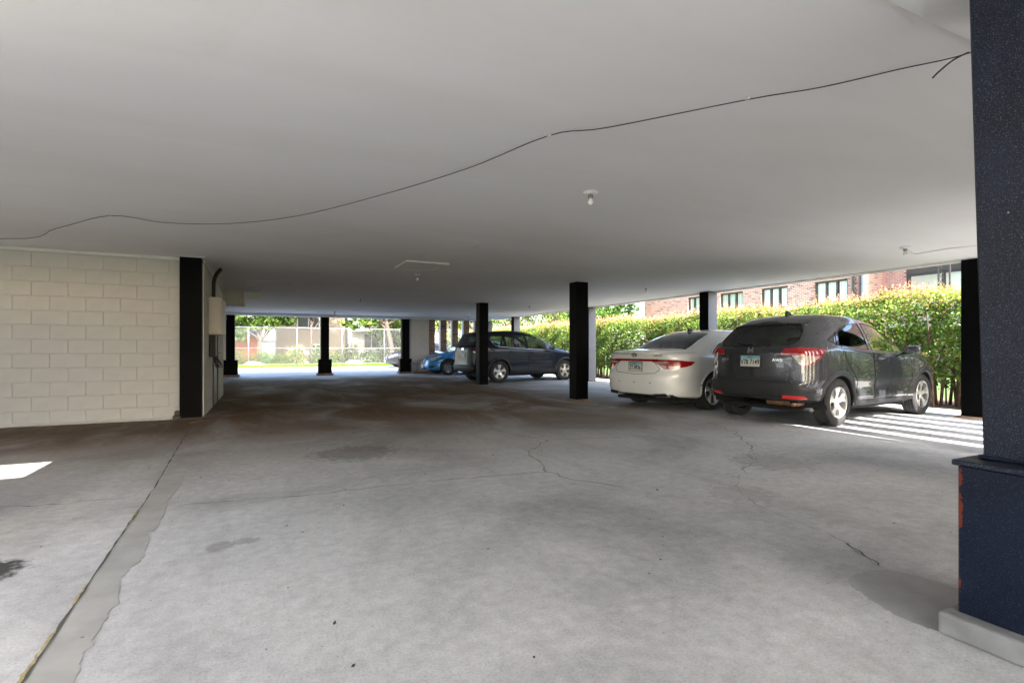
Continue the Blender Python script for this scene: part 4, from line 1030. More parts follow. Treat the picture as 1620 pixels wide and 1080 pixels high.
def build_car(sp):
    L, Wd = sp['L'], sp['W']; root = thing('parked_car', sp['label'], 'car', (0, 0, 0), 0, 'cars parked in and around the carport')
    pm = sp['paint']
    zt, zb, wd, zbelt, wroof = pchip(sp['zt']), pchip(sp['zb']), pchip(sp['w']), pchip(sp['belt']), pchip(sp['wroof'])
    crown = pchip(sp.get('crown', [(0, .05), (L, .05)])); xr, xf = pchip(sp['xr']), pchip(sp['xf'])
    rc, fc = sp.get('rc', .13), sp.get('fc', .22); Lr, Lf = sp.get('Lr', 1.3), sp.get('Lf', 1.1); zs = sp.get('zs', .64)
    def ring(x):
        w = wd(x); z0, z1 = zb(x), zt(x); cr = crown(x); ze = z1-cr; bl = min(zbelt(x), ze-.02); wr = min(wroof(x), w-.03); wb = w-.028
        zsh = min(zs, bl-.12)
        P = [(0, z0), (w*.55, z0), (w*.86, z0), (w*.955, z0+.03), (w*.985, z0+.14), (w*.972, (z0+.14+zsh)/2-.03), (w, zsh), (w*.997, zsh+.05), (w*.982, bl-.05), (wb-.002, bl-.008), (wb-.02, bl+.012)]
        P += [(wb-.02+(wr-wb+.02)*.5+.012, bl+(ze-bl)*.52), (wr+.008, ze-.03), (wr-.03, ze+cr*.22), (wr*.72, ze+cr*.72), (wr*.38, z1-cr*.06), (0, z1)]
        t = [0]
        for a, b in zip(P[:-1], P[1:]): t.append(t[-1]+max(1e-4, math.hypot(b[0]-a[0], b[1]-a[1])))
        fy, fz = pchip(list(zip(t, [p[0] for p in P]))), pchip(list(zip(t, [p[1] for p in P])))
        out = []
        for i in range(len(P)-1):
            k = sp.get('res', 3) if t[i+1]-t[i] > .06 else 1
            k = [2, 2, 1, 1, 3, 4, 1, 3, 1, 1, 4, 3, 1, 2, 2, 2][i]
            for j in range(k):
                s = t[i]+(t[i+1]-t[i])*j/k; out.append((fy(s), fz(s)))
        out.append(P[-1]); return out
    def place(x, y, z):
        w0 = sp['W']
        a = xr(z)+rc*min(1., abs(y)/(w0*.93))**3.2; b = xf(z)+fc*min(1., abs(y)/(w0*.93))**2.6
        return Vector((x+a*(1-sstep(-.35, Lr, x))*1.0/(1-sstep(-.35, Lr, 0))-b*sstep(L-Lf, L+.3, x)/sstep(L-Lf, L+.3, L), y, z))
    n = sp.get('n', 84); X = []
    for i in range(n):
        t = i/(n-1); X.append(L*(.55*t+.45*(.5-.5*math.cos(math.pi*t))))
    bm = bmesh.new(); rows = []
    for x in X:
        r = ring(x); row = [bm.verts.new(place(x, y, z)) for y, z in r]+[bm.verts.new(place(x, -y, z)) for y, z in r[::-1][1:-1]]
        rows.append(row)
    m = len(rows[0]); half = len(ring(0))
    for a, b in zip(rows[:-1], rows[1:]):
        for j in range(m): bm.faces.new((a[j], a[(j+1) % m], b[(j+1) % m], b[j]))
    # end caps, woven row by row between the two sides
    for row, x, flip in ((rows[0], 0., False), (rows[-1], L, True)):
        K = 14; r = ring(x); prev = None
        for j in range(half):
            y, z = r[j]; line = []
            jl = (m-j) % m
            for k in range(K+1):
                if j == 0 or j == half-1: line.append(row[j]); continue
                if k == 0: line.append(row[j]); continue
                if k == K: line.append(row[jl]); continue
                line.append(bm.verts.new(place(x, y*(1-2*k/K), z)))
            if prev is not None:
                for k in range(K):
                    vs = [prev[k], prev[k+1], line[k+1], line[k]]; q = []
                    for w in vs:
                        if w not in q: q.append(w)
                    if len(q) >= 3:
                        try: bm.faces.new(q)
                        except ValueError: pass
            prev = line
    bmesh.ops.remove_doubles(bm, verts=bm.verts, dist=2e-4)
    bmesh.ops.recalc_face_normals(bm, faces=bm.faces); bm.normal_update()
    if bm.calc_volume(signed=True) < 0: bmesh.ops.reverse_faces(bm, faces=bm.faces); bm.normal_update()
    bvh = BVHTree.FromBMesh(bm)
    def ys(x, z, s):
        h = bvh.ray_cast(Vector((x, s*3, z)), Vector((0, -s, 0))); return h[0] if h[0] else Vector((x, s*Wd, z))
    def xs_(y, z, s):
        h = bvh.ray_cast(Vector((L/2+s*6, y, z)), Vector((-s, 0, 0))); return (h[0], h[1]) if h[0] else (Vector((0 if s < 0 else L, y, z)), Vector((s, 0, 0)))
    def zs_(x, y):
        h = bvh.ray_cast(Vector((x, y, 4)), Vector((0, 0, -1))); return (h[0], h[1]) if h[0] else (Vector((x, y, 1)), Vector((0, 0, 1)))
    ux, uz, uy = (1, 0, 0), (0, 0, 1), (0, 1, 0)
    ra, wb_, R = sp['ra'], sp['wb'], sp['R']; AR = R+sp.get('gap', .045)
    # wheel arches
    for ax in (ra, ra+wb_):
        for s in (1, -1):
            poly = [(ax+AR*math.cos(2*math.pi*k/26), R+.01+AR*math.sin(2*math.pi*k/26)) for k in range(26)]
            poly = [(a, max(.0, b)) for a, b in poly]; pp_ = []
            for q in poly:
                if not pp_ or (abs(q[0]-pp_[-1][0])+abs(q[1]-pp_[-1][1])) > 1e-4: pp_.append(q)
            fs = cut(bm, pp_, ux, uz, lambda f, s=s: f.calc_center_median().y*s > Wd*.5)
            bmesh.ops.delete(bm, geom=fs, context='FACES')
            b2 = bmesh.new(); k = 22; A = []
            for i in range(k+1):
                t = math.pi*(-.08+1.16*i/k); c_, s_ = math.cos(t), math.sin(t); px_, pz_ = ax+AR*1.01*c_, R+.01+AR*1.01*s_
                yo = ys(px_, max(pz_, .28), s).y
                A.append([b2.verts.new((px_, yo-s*.004, pz_)), b2.verts.new((px_, s*Wd*.42, pz_))])
            for a, b in zip(A[:-1], A[1:]): b2.faces.new((a[0], a[1], b[1], b[0]))
            c0 = b2.verts.new((ax, s*Wd*.42, R)); 
            for a, b in zip(A[:-1], A[1:]): b2.faces.new((a[1], b[1], c0))
            bmobj('wheel_liner', b2, M['liner'], root, True)
            lip, lm = sp.get('lip', (.018, None)); lm = lm or pm
            b2 = bmesh.new(); A = []
            a0, a1 = sp.get('lipang', (-.06, 1.06))
            for i in range(k+7):
                t = math.pi*(a0+(a1-a0)*i/(k+6)); row = []
                for (rr2, oo) in ((AR-.012, -.02), (AR-.012, .012), (AR+lip*.35, .016), (AR+lip, .009), (AR+lip+.004, -.006)):
                    px_, pz_ = ax+rr2*math.cos(t), R+.01+rr2*math.sin(t); row.append(b2.verts.new((px_, ys(px_, max(.24, pz_), s).y+s*oo, pz_)))
                A.append(row)
            for a, b in zip(A[:-1], A[1:]):
                for j in range(4): b2.faces.new((a[j], a[j+1], b[j+1], b[j]))
            bmesh.ops.recalc_face_normals(b2, faces=b2.faces)
            bmobj('wheel_arch', b2, lm, root, True)
            make_wheel(root, ax, s*(Wd-.035-sp.get('tw', .215)/2), s, R, sp['rimR'], sp.get('tw', .215), sp['style'], sp.get('rim_m', M['rim']))
    seams = []
    def side(poly, name, mat, off=0., ss=(1, -1), parent=None, seam=None):
        out = []
        for s in ss:
            fs = cut(bm, poly, ux, uz, lambda f, s=s: f.calc_center_median().y*s > Wd*.42 and f.normal.y*s > .2)
            out.append(take(bm, fs, name, mat, parent or root, off))
            if seam is not None: seams.append((poly, 'side', s, seam))
        return out
    def rear(poly, name, mat, off=0., s=-1, parent=None, lim=1.0, seam=None):
        fs = cut(bm, poly, uy, uz, lambda f: (f.calc_center_median().x < lim if s < 0 else f.calc_center_median().x > L-lim) and f.normal.x*s > .12)
        if seam is not None: seams.append((poly, 'end', s, seam))
        return take(bm, fs, name, mat, parent or root, off)
    def diag(poly, name, mat, off=0., s=-1, parent=None, lim=1.1):
        q = math.sqrt(.5); out = []
        for sd in (1, -1):
            u = (q if s < 0 else -q, sd*q, 0)
            pl = poly if s < 0 else [(a-L*q, b) for a, b in poly]
            fs = cut(bm, pl, u, uz, lambda f, sd=sd: f.calc_center_median().y*sd > .05 and (f.calc_center_median().x < lim if s < 0 else f.calc_center_median().x > L-lim) and (f.normal.x*s*.6+f.normal.y*sd*.8) > .1 and f.normal.z < .93)
            out.append(take(bm, fs, name, mat, parent or root, off))
        return out
    def top(poly, name, mat, off=0., lims=(.3, 9), zmin=.8):
        fs = cut(bm, poly, ux, uy, lambda f: f.calc_center_median().z > zmin and f.normal.z > .1)
        return take(bm, fs, name, mat, root, off)
    K_ = dict(bm=bm, root=root, side=side, rear=rear, diag=diag, top=top, ys=ys, xs=xs_, zs=zs_, seams=seams, L=L, W=Wd)
    sp['cuts'](K_)
    # shut lines: thin dark channels along panel edges
    for poly, kind, s, skip in seams:
        sb = bmesh.new()
        for i in range(len(poly)):
            if i in skip: continue
            a, b = Vector(poly[i]), Vector(poly[(i+1) % len(poly)]); k = max(2, int((b-a).length/.05)); pts = []
            for j in range(k+1):
                q = a.lerp(b, j/k)
                p = ys(q.x, q.y, s)+Vector((0, s*.0005, 0)) if kind == 'side' else xs_(q.x, q.y, s)[0]+Vector((s*.0005, 0, 0))
                pts.append(p)
            tube_bm(sb, pts, .0042, 5, True)
        bmobj('shut_line', sb, M['liner'], root)
    body = bmobj('body', bm, pm, root, True)
    # floor pan and cabin
    z0 = zb(L/2)
    b2 = bmesh.new(); bbox_bm(b2, .35, L-.45, -Wd*.8, Wd*.8, z0-.05, z0+.012, .02); bbox_bm(b2, ra-.1, ra+.1, -Wd*.75, Wd*.75, .2, .3, .03); bmobj('underbody', b2, M['liner'], root)
    sm = sp.get('seat', M['seat']); fx = sp['seatx']
    def seat(x, y, w, name):
        b2 = bmesh.new(); bbox_bm(b2, x-.02, x+.5, y-w, y+w, .38, .58, .06, 2)
        r0 = len(b2.verts); bbox_bm(b2, x-.2, x-.04, y-w, y+w, .5, 1.08, .06, 2); b2.verts.ensure_lookup_table()
        for v_ in b2.verts[r0:]: v_.co.x -= (v_.co.z-.5)*.28
        o = bmobj(name, b2, sm, root, True)
        for yy in ((y,) if w < .4 else (y-.38, y+.38)):
            b3 = bmesh.new(); bbox_bm(b3, x-.40, x-.29, yy-.13, yy+.13, 1.1, 1.28, .045, 2); bmobj('headrest', b3, sm, o, True)
    for yy in (.37, -.37): seat(fx, yy, .25, 'front_seat')
    seat(fx-.85, 0, .62, 'rear_seat')
    box('dashboard', fx+.75, fx+1.05, -.66, .66, .6, .98, M['seat'], root, .06, 2)
    lathe('steering_wheel', [(.17, -.012), (.185, 0), (.17, .012), (.155, 0)], M['seat'], root, 20, 'z', closed=True).matrix_local = Matrix.Translation((fx+.62, .37, .92)) @ Matrix.Rotation(rad(-62), 4, 'Y')
    # door mirrors and handles
    mx, mz = sp['mirror']
    for s in (1, -1):
        y = ys(mx, mz-.08, s).y
        b2 = bmesh.new(); bbox_bm(b2, -.07, .07, -.10, .10, -.065, .065, .05, 3)
        for v_ in b2.verts:
            if v_.co.x > 0: v_.co.y *= .8; v_.co.z *= .8
        o = bmobj('door_mirror', b2, pm, root, True); o.location = (mx, y+s*.15, mz)
        box('mirror_glass', -.074, -.0705, -.075, .075, -.045, .045, M['chrome'], o, .001)
        tube('mirror_arm', [(0, -s*.16, -.05), (0, -s*.05, -.05)], .022, M['trimblk'], o, 8)
    for (hx, hz) in sp['handles']:
        for s in (1, -1):
            p = ys(hx, hz, s); b2 = bmesh.new()
            tube_bm(b2, [(hx-.10, p.y-s*.01, hz), (hx-.08, p.y+s*.03, hz), (hx+.08, ys(hx+.08, hz, s).y+s*.03, hz), (hx+.10, ys(hx+.1, hz, s).y-s*.01, hz)], .016, 8)
            bmobj('door_handle', b2, sp.get('handle_m', pm), root, True)
            bm3 = bmesh.new(); bmesh.ops.create_icosphere(bm3, subdivisions=2, radius=1)
            for v_ in bm3.verts: v_.co = Vector((hx+v_.co.x*.075, p.y+v_.co.y*.006, hz+v_.co.z*.028))
            bmobj('handle_recess', bm3, M['trimblk'], root, True)
    if 'extra' in sp: sp['extra'](K_)
    # turn from the builder's frame (rear bumper at x=0) to the car's own centre
    for ch in root.children: ch.location.x -= L/2
    return root

def stick(K, me_or_bm, name, mat, y, z, s=-1, lift=.003, parent=None, scale=1.):
    """set a flat thing (mesh in u,v) on the rear (s=-1) or front (s=1) of the car, following its slope"""
    p, n = K['xs'](y, z, s); n = Vector((n.x, n.y, n.z))
    if n.x*s < 0: n = -n
    n.normalize(); u = Vector((0, -1 if s < 0 else 1, 0)); u = (u-n*u.dot(n)).normalized(); v = n.cross(u)
    if v.z < 0: v = -v
    mt = Matrix((u, v, n)).transposed().to_4x4(); mt.translation = p+n*lift
    if isinstance(me_or_bm, bmesh.types.BMesh):
        me = bpy.data.meshes.new(name); me_or_bm.to_mesh(me); me_or_bm.free()
    else: me = me_or_bm; me.name = name
    me.transform(Matrix.Scale(scale, 4)); me.transform(mt); me.materials.clear(); me.materials.append(mat)
    return link(bpy.data.objects.new(name, me), parent or K['root'])
def rect(a, b): return [(-a/2, -b/2), (a/2, -b/2), (a/2, b/2), (-a/2, b/2)]
def oval(a, b, n=24): return [(a*math.cos(2*math.pi*k/n), b*math.sin(2*math.pi*k/n)) for k in range(n)]
def ring_bm(a, b, t, th=.005, n=28):
    bm = bmesh.new(); V = []
    for k in range(n):
        c, s = math.cos(2*math.pi*k/n), math.sin(2*math.pi*k/n)
        V.append([bm.verts.new(q) for q in ((a*c, b*s, 0), (a*c, b*s, th), ((a-t)*c, (b-t)*s, th), ((a-t)*c, (b-t)*s, 0))])
    for k in range(n):
        A, B = V[k], V[(k+1) % n]
        for j in range(4): bm.faces.new((A[j], A[(j+1) % 4], B[(j+1) % 4], B[j]))
    bmesh.ops.recalc_face_normals(bm, faces=bm.faces); return bm
def licence_plate(K, z, txt, s=-1, w=.305, h=.155, y=0.):
    f = stick(K, poly_bm([rect(w+.02, h+.02)], .008), 'licence_plate', M['trimblk'], y, z, s, .008)
    stick(K, poly_bm([rect(w, h)], .003), 'plate_face', M['plate_w'], y, z, s, .0165, f)
    stick(K, poly_bm([[(-w/2, h*.22), (w/2, h*.22), (w/2, h/2), (-w/2, h/2)]], .002), 'plate_band', M['plate_b'], y, z, s, .0185, f)
    me = text_mesh(txt, h*.62, .0022); me.transform(Matrix.Translation((0, -h*.10, 0)) @ Matrix.Diagonal((.80, 1.1, 1, 1)))
    stick(K, me, 'plate_number', M['ink'], y, z, s, .0205, f)
    me = text_mesh('Illinois', h*.2, .0); me.transform(Matrix.Translation((0, h*.35, 0)))
    stick(K, me, 'plate_state', M['ink'], y, z, s, .0215, f)
    return f
# ------------------------------------------------------------------ the grey hatchback SUV
P_grey = paint('graphite_metallic', (.052, .055, .066), .5, .25, .10)
def cuts_hatch(K):
    side([(0, 0)]*0, '', None) if False else None
    sd, re, dg = K['side'], K['rear'], K['diag']
    # glass first
    re([(-.52, 1.125), (.52, 1.125), (.60, 1.19), (.575, 1.33), (.50, 1.435), (-.50, 1.435), (-.575, 1.33), (-.60, 1.19)], 'rear_window', M['glass_dk'], -.003, seam=[])
    sd([(1.75, 1.06), (1.80, 1.47), (2.04, 1.468), (2.34, 1.405), (2.60, 1.28), (2.86, 1.105), (2.89, 1.035)], 'front_window', M['glass_lt'], -.003, seam=[])
    sd([(.87, 1.135), (.98, 1.31), (1.11, 1.385), (1.38, 1.44), (1.71, 1.468), (1.66, 1.07)], 'rear_side_window', M['glass_dk'], -.003, seam=[])
    sd([(.65, 1.21), (.925, 1.325), (.81, 1.145)], 'quarter_window', M['glass_dk'], -.003, seam=[])
    K['top']([(2.48, -.56), (2.55, -.57), (3.16, -.66), (3.20, 0), (3.16, .66), (2.55, .57), (2.48, .56), (2.44, 0)], 'windscreen', M['glass_lt'], -.003)
    # lamps
    dg([(.36, 1.0), (.40, 1.085), (.60, 1.105), (.90, 1.085), (.955, 1.07), (.86, .985), (.79, .985)], 'tail_light', M['red'], .006)
    dg([(.48, .999), (.79, .984), (.86, .984), (.74, .90), (.60, .845), (.575, .86)], 'reversing_lens', M['whitelens'], .005)
    dg([(.74, .90), (.86, .984), (.875, .97), (.75, .885), (.60, .83), (.60, .844)], 'tail_light_rim', M['red'], .005)
    dg([(.35, .80), (.40, .90), (.62, .93), (.98, .98), (.95, .88), (.66, .78)], 'headlight', M['headlens'], .004, s=1)
    re([(-.34, .66), (.34, .66), (.36, .82), (-.36, .82)], 'grille', M['trimblk'], .004, 1)
    re([(-.55, .36), (.55, .36), (.5, .52), (-.5, .52)], 'lower_intake', M['trimblk'], .003, 1)
    for y in (-.62, .62):
        sg = 1 if y > 0 else -1
        re([(y-.17, .395), (y-.14, .44), (y+.14, .43), (y+.18, .395)] if False else [(min(sg*.47, sg*.74), .40), (max(sg*.47, sg*.74), .40), (max(sg*.49, sg*.72), .445), (min(sg*.49, sg*.72), .445)], 'reflector', M['redlit'], .008)
    # black lower bumper
    b = re([(-.80, .30), (.80, .30), (.86, .50), (.66, .605), (.0, .625), (-.66, .605), (-.86, .50)], 'lower_bumper', M['trimblk'], .004, seam=[])
    g = re([(-.56, .63), (.56, .63), (.575, .84), (.33, 1.0), (.30, 1.11), (-.30, 1.11), (-.33, 1.0), (-.575, .84)], 'tailgate', P_grey, .0, seam=[2, 3, 5, 6])
    # doors
    sd([(1.735, 1.045), (1.78, .345), (2.82, .345), (2.94, .62), (2.92, 1.01)], 'front_door', P_grey, 0, seam=[])
    sd([(.88, 1.11), (1.30, 1.08), (1.715, 1.05), (1.76, .345), (1.27, .345), (1.24, .62), (.98, .90)], 'rear_door', P_grey, 0, seam=[])
    sd([(1.22, .22), (3.04, .22), (3.04, .335), (1.24, .335)], 'sill_cladding', M['trimblk'], .006)
def extra_hatch(K):
    root = K['root']
    # roof spoiler and shark fin
    b2 = bmesh.new(); A = []
    for k in range(13):
        y = -.56+1.12*k/12; e = 1-.12*abs(y/.56)**3; p = K['zs'](.84, y*.97)[0]
        A.append([b2.verts.new((.44+.07*abs(y/.56)**2, y, 1.462-.03*abs(y/.56)**2)), b2.verts.new((.84, y*.97, p.z+.004)), b2.verts.new((.86, y*.97, p.z-.05)), b2.verts.new((.46+.07*abs(y/.56)**2, y, 1.43-.03*abs(y/.56)**2))])
    for a, b in zip(A[:-1], A[1:]):
        for j in range(4): b2.faces.new((a[j], a[(j+1) % 4], b[(j+1) % 4], b[j]))
    b2.faces.new(A[0]); b2.faces.new(A[-1][::-1]); bmesh.ops.recalc_face_normals(b2, faces=b2.faces)
    sp_ = bmobj('roof_spoiler', b2, P_grey, root, True)
    def slab(name, pts, m, th=.016):
        b2 = bmesh.new(); a = [b2.verts.new((x, -th, z)) for x, z in pts]; b = [b2.verts.new((x, th, z)) for x, z in pts]; n = len(pts)
        b2.faces.new(a); b2.faces.new(b[::-1])
        for i in range(n): b2.faces.new((a[i], b[i], b[(i+1) % n], a[(i+1) % n]))
        bmesh.ops.recalc_face_normals(b2, faces=b2.faces); return bmobj(name, b2, m, root)
    z = K['zs'](.98, 0)[0].z
    slab('antenna_fin', [(.93, z-.005), (1.12, z-.004), (.98, z+.062), (.945, z+.068)], P_grey)
    licence_plate(K, .905, 'V78 7149')
    stick(K, poly_bm([rect(.13, .016)], .003), 'dealer_strip', M['trimblk'], 0, .995, -1, .012)
    # chrome emblem: two uprights and a bar
    hb = poly_bm([[(-.048, -.038), (-.026, -.042), (-.018, -.008), (.018, -.008), (.026, -.042), (.048, -.038), (.040, .042), (.022, .042), (.016, .010), (-.016, .010), (-.022, .042), (-.040, .042)]], .01)
    stick(K, hb, 'emblem', M['chrome'], .0, 1.062, -1, .004)
    me = text_mesh('AWD', .055, .001, 1.1); stick(K, me, 'badge', M['chrome'], -.40, .925, -1, .004)
    me = text_mesh('HR-V', .055, .001, 1.1); stick(K, me, 'badge', M['chrome'], .44, .925, -1, .004)
    # rear wiper
    a, b = K['xs'](0, 1.15, -1)[0], K['xs'](.30, 1.18, -1)[0]
    tube('wiper', [a+Vector((-.02, 0, 0)), (a+b)/2+Vector((-.03, 0, .01)), b+Vector((-.015, 0, 0))], [.016, .010, .006], M['trimblk'], root, 6)
    # exhaust silencer and axle seen under the bumper
    b2 = bmesh.new(); bbox_bm(b2, .42, .66, -.50, .02, .25, .37, .045, 3); bmobj('silencer', b2, M['rusty'], root, True)
    tube('exhaust_pipe', catmull([(.62, -.52, .30), (.40, -.56, .31), (.20, -.57, .315), (.14, -.57, .31)], 4), .026, M['rusty'], root, 10)
    tube('rear_axle', [(.82, -.7, .3), (.82, .7, .3)], .05, M['rusty'], root, 10)
    # rear skirt lip
    lb = bmesh.new(); tube_bm(lb, [K['xs'](y, .44, -1)[0]+Vector((-.004, 0, -.05)) for y in np.linspace(-.45, .45, 11)], .010, 6); bmobj('bumper_lip', lb, M['trimblk'], root, True)
hatch = dict(L=4.29, W=.886, label='dark grey hatchback SUV with tinted rear window, parked beside the white sedan', paint=P_grey,
    zt=[(0, 1.47), (.2, 1.535), (.5, 1.58), (.9, 1.605), (1.4, 1.61), (1.9, 1.58), (2.3, 1.50), (2.7, 1.33), (3.05, 1.14), (3.25, 1.06), (3.6, 1.01), (3.95, .945), (4.15, .87), (4.29, .76)],
    zb=[(0, .40), (.15, .36), (.5, .31), (1, .25), (3.2, .25), (3.8, .27), (4.29, .30)],
    w=[(0, .70), (.06, .755), (.15, .80), (.35, .848), (.7, .877), (1.2, .884), (3.0, .884), (3.5, .877), (3.9, .845), (4.12, .78), (4.23, .70), (4.29, .60)],
    belt=[(0, 1.08), (.5, 1.11), (1.0, 1.09), (1.9, 1.04), (2.9, 1.0), (3.2, .98), (3.6, .92), (3.95, .86), (4.29, .66)],
    wroof=[(0, .545), (.3, .565), (.8, .59), (1.6, .60), (2.2, .595), (2.7, .62), (3.1, .68), (3.3, .72), (3.8, .70), (4.29, .50)],
    crown=[(0, .05), (1, .055), (2.5, .05), (3.2, .035), (4.29, .04)],
    xr=[(.2, .14), (.38, .05), (.46, .0), (.60, .0), (.64, .025), (.80, .045), (.97, .055), (1.03, .05), (1.10, .075), (1.14, .12), (1.30, .30), (1.44, .45), (1.6, .58)],
    xf=[(.2, .12), (.36, .03), (.5, .0), (.7, .01), (.85, .1), (1.0, .2)], Lr=1.35, rc=.15,
    ra=.80, wb=2.61, R=.335, rimR=.222, style=(5, .036, .030, .2), lip=(.062, M['trimblk']), lipang=(-.03, .985), seatx=2.15, mirror=(2.68, 1.07), handles=[(1.92, .94)], handle_m=P_grey, zs=.66,
    cuts=cuts_hatch, extra=extra_hatch)

# ------------------------------------------------------------------ white sedan
P_white = paint('pearl_white', (.74, .745, .75), 0., .28, .05)
def cuts_sedan(K):
    sd, re, dg, tp = K['side'], K['rear'], K['diag'], K['top']
    tp([(.66, -.60), (.62, 0), (.66, .60), (.9, .585), (1.36, .525), (1.47, .50), (1.52, 0), (1.47, -.50), (1.36, -.525), (.9, -.585)], 'rear_window', M['glass_dk'], -.003)
    tp([(2.95, -.55), (3.66, -.68), (3.72, 0), (3.66, .68), (2.95, .55), (2.90, 0)], 'windscreen', M['glass_lt'], -.003)
    sd([(2.33, .965), (2.30, 1.33), (2.62, 1.315), (2.95, 1.24), (3.42, 1.02), (3.46, .95)], 'front_window', M['glass_dk'], -.003, seam=[])
    sd([(1.50, .985), (1.45, 1.06), (1.62, 1.20), (1.9, 1.30), (2.23, 1.332), (2.26, .968)], 'rear_side_window', M['glass_dk'], -.003, seam=[])
    sd([(1.08, 1.01), (1.40, 1.15), (1.56, 1.20), (1.42, 1.05), (1.45, .988), (1.15, .985)], 'quarter_window', M['glass_dk'], -.003, seam=[])
    dg([(.30, .865), (.36, .90), (.60, .895), (.93, .87), (1.02, .86), (.95, .80), (.86, .775), (.60, .735), (.50, .73), (.42, .80)], 'tail_light', M['red'], .006)
    re([(-.50, .865), (.50, .865), (.50, .905), (-.50, .905)], 'light_bar', M['red'], .004)
    dg([(.33, .80), (.40, .90), (.7, .90), (1.05, .84), (.9, .74), (.6, .70)] if False else [(.40, .60), (.46, .72), (.80, .78), (1.0, .76), (.9, .66), (.6, .58)], 'headlight', M['headlens'], .004, s=1)
    re([(-.45, .42), (.45, .42), (.5, .66), (-.5, .66)], 'grille', M['trimblk'], .004, 1)
    re([(-.74, .20), (.74, .20), (.72, .30), (.40, .285), (-.40, .285), (-.72, .30)], 'rear_valance', M['trimblk'], .004)
    re([(-.44, .66), (0, .635), (.44, .66), (.52, .73), (.40, .865), (-.40, .865), (-.52, .73)], 'boot_lid', P_white, 0, seam=[4])
    sd([(2.29, .955), (2.31, .30), (3.22, .30), (3.42, .6), (3.48, .94)], 'front_door', P_white, 0, seam=[])
    sd([(1.28, .985), (2.27, .957), (2.29, .30), (1.56, .30), (1.50, .55), (1.30, .80)], 'rear_door', P_white, 0, seam=[])
def extra_sedan(K):
    root = K['root']
    licence_plate(K, .765, 'ZT 8936')
    stick(K, ring_bm(.062, .036, .009, .007), 'emblem', M['rimdk'], 0, .975, -1, .004)
    stick(K, poly_bm([[(-.036, -.024), (-.024, -.026), (-.010, -.004), (.014, .000), (.012, -.026), (.026, -.024), (.036, .024), (.024, .026), (.012, .006), (-.012, .002), (-.012, .026), (-.026, .024)]], .006), 'emblem_letter', M['rimdk'], 0, .975, -1, .004)
    stick(K, text_mesh('LIMITED', .042, .0008, 1.15), 'badge', M['rimdk'], -.50, .965, -1, .004)
    stick(K, text_mesh('V6', .040, .0008, 1.1), 'badge', M['rimdk'], .58, .955, -1, .004)
    stick(K, text_mesh('A Z E R A', .030, .0008, 1.5), 'badge', M['chrome'], .0, .885, -1, .009)
    for s in (-1, 1):
        # trapezoid tail pipes with bright edge
        f = stick(K, poly_bm([[(-.15, .035), (.10, .04), (.16, -.03), (.10, -.04), (-.09, -.035)] if s < 0 else [(.15, .035), (.09, -.035), (-.10, -.04), (-.16, -.03), (-.10, .04)]], .012), 'tail_pipe', M['chrome'], s*.54, .285, -1, .004)
        stick(K, poly_bm([[(-.115, .024), (.085, .028), (.13, -.022), (.09, -.029), (-.075, -.026)] if s < 0 else [(.115, .024), (.075, -.026), (-.09, -.029), (-.13, -.022), (-.085, .028)]], .004), 'tail_pipe_mouth', M['liner'], s*.54, .285, -1, .0165, f)
    # insert in each lamp
    q = math.sqrt(.5)
    for y in (-.62, .62):
        sg = -1 if y < 0 else 1
        pl = [(-.17*-sg, .022), (.10*-sg, .024), (.15*-sg, .0), (.10*-sg, -.02), (-.06*-sg, -.02)]
        if sg > 0: pl = pl[::-1]
        stick(K, poly_bm([pl], .003), 'reversing_lens', M['whitelens'], sg*.55, .845, -1, .010)
    for y in (-.36, 0, .36): stick(K, poly_bm([oval(.012, .012, 12)], .003), 'parking_sensor', M['trimblk'], y, .49, -1, .001)
    z = K['zs'](1.62, 0)[0].z
    b2 = bmesh.new(); a = [b2.verts.new((x, -.018, zz)) for x, zz in ((1.54, z-.03), (1.74, z-.002), (1.60, z+.05), (1.565, z+.052))]; b = [b2.verts.new((v_.co.x, .018, v_.co.z)) for v_ in a]
    b2.faces.new(a); b2.faces.new(b[::-1])
    for i in range(4): b2.faces.new((a[i], b[i], b[(i+1) % 4], a[(i+1) % 4]))
    bmesh.ops.recalc_face_normals(b2, faces=b2.faces); bmobj('antenna_fin', b2, M['trimblk'], root)
    # bright strip round the side glass
    for s in (1, -1):
        pts = [K['ys'](x, zz, s)+Vector((0, s*.004, 0)) for x, zz in ((3.47, .945), (2.3, .958), (1.5, .975), (1.12, .975), (1.05, 1.01), (1.2, 1.08), (1.4, 1.165), (1.62, 1.215), (1.9, 1.315), (2.25, 1.348), (2.6, 1.33), (2.95, 1.255))]
        tube('window_trim', catmull(pts, 3), .007, M['chrome'], root, 5)
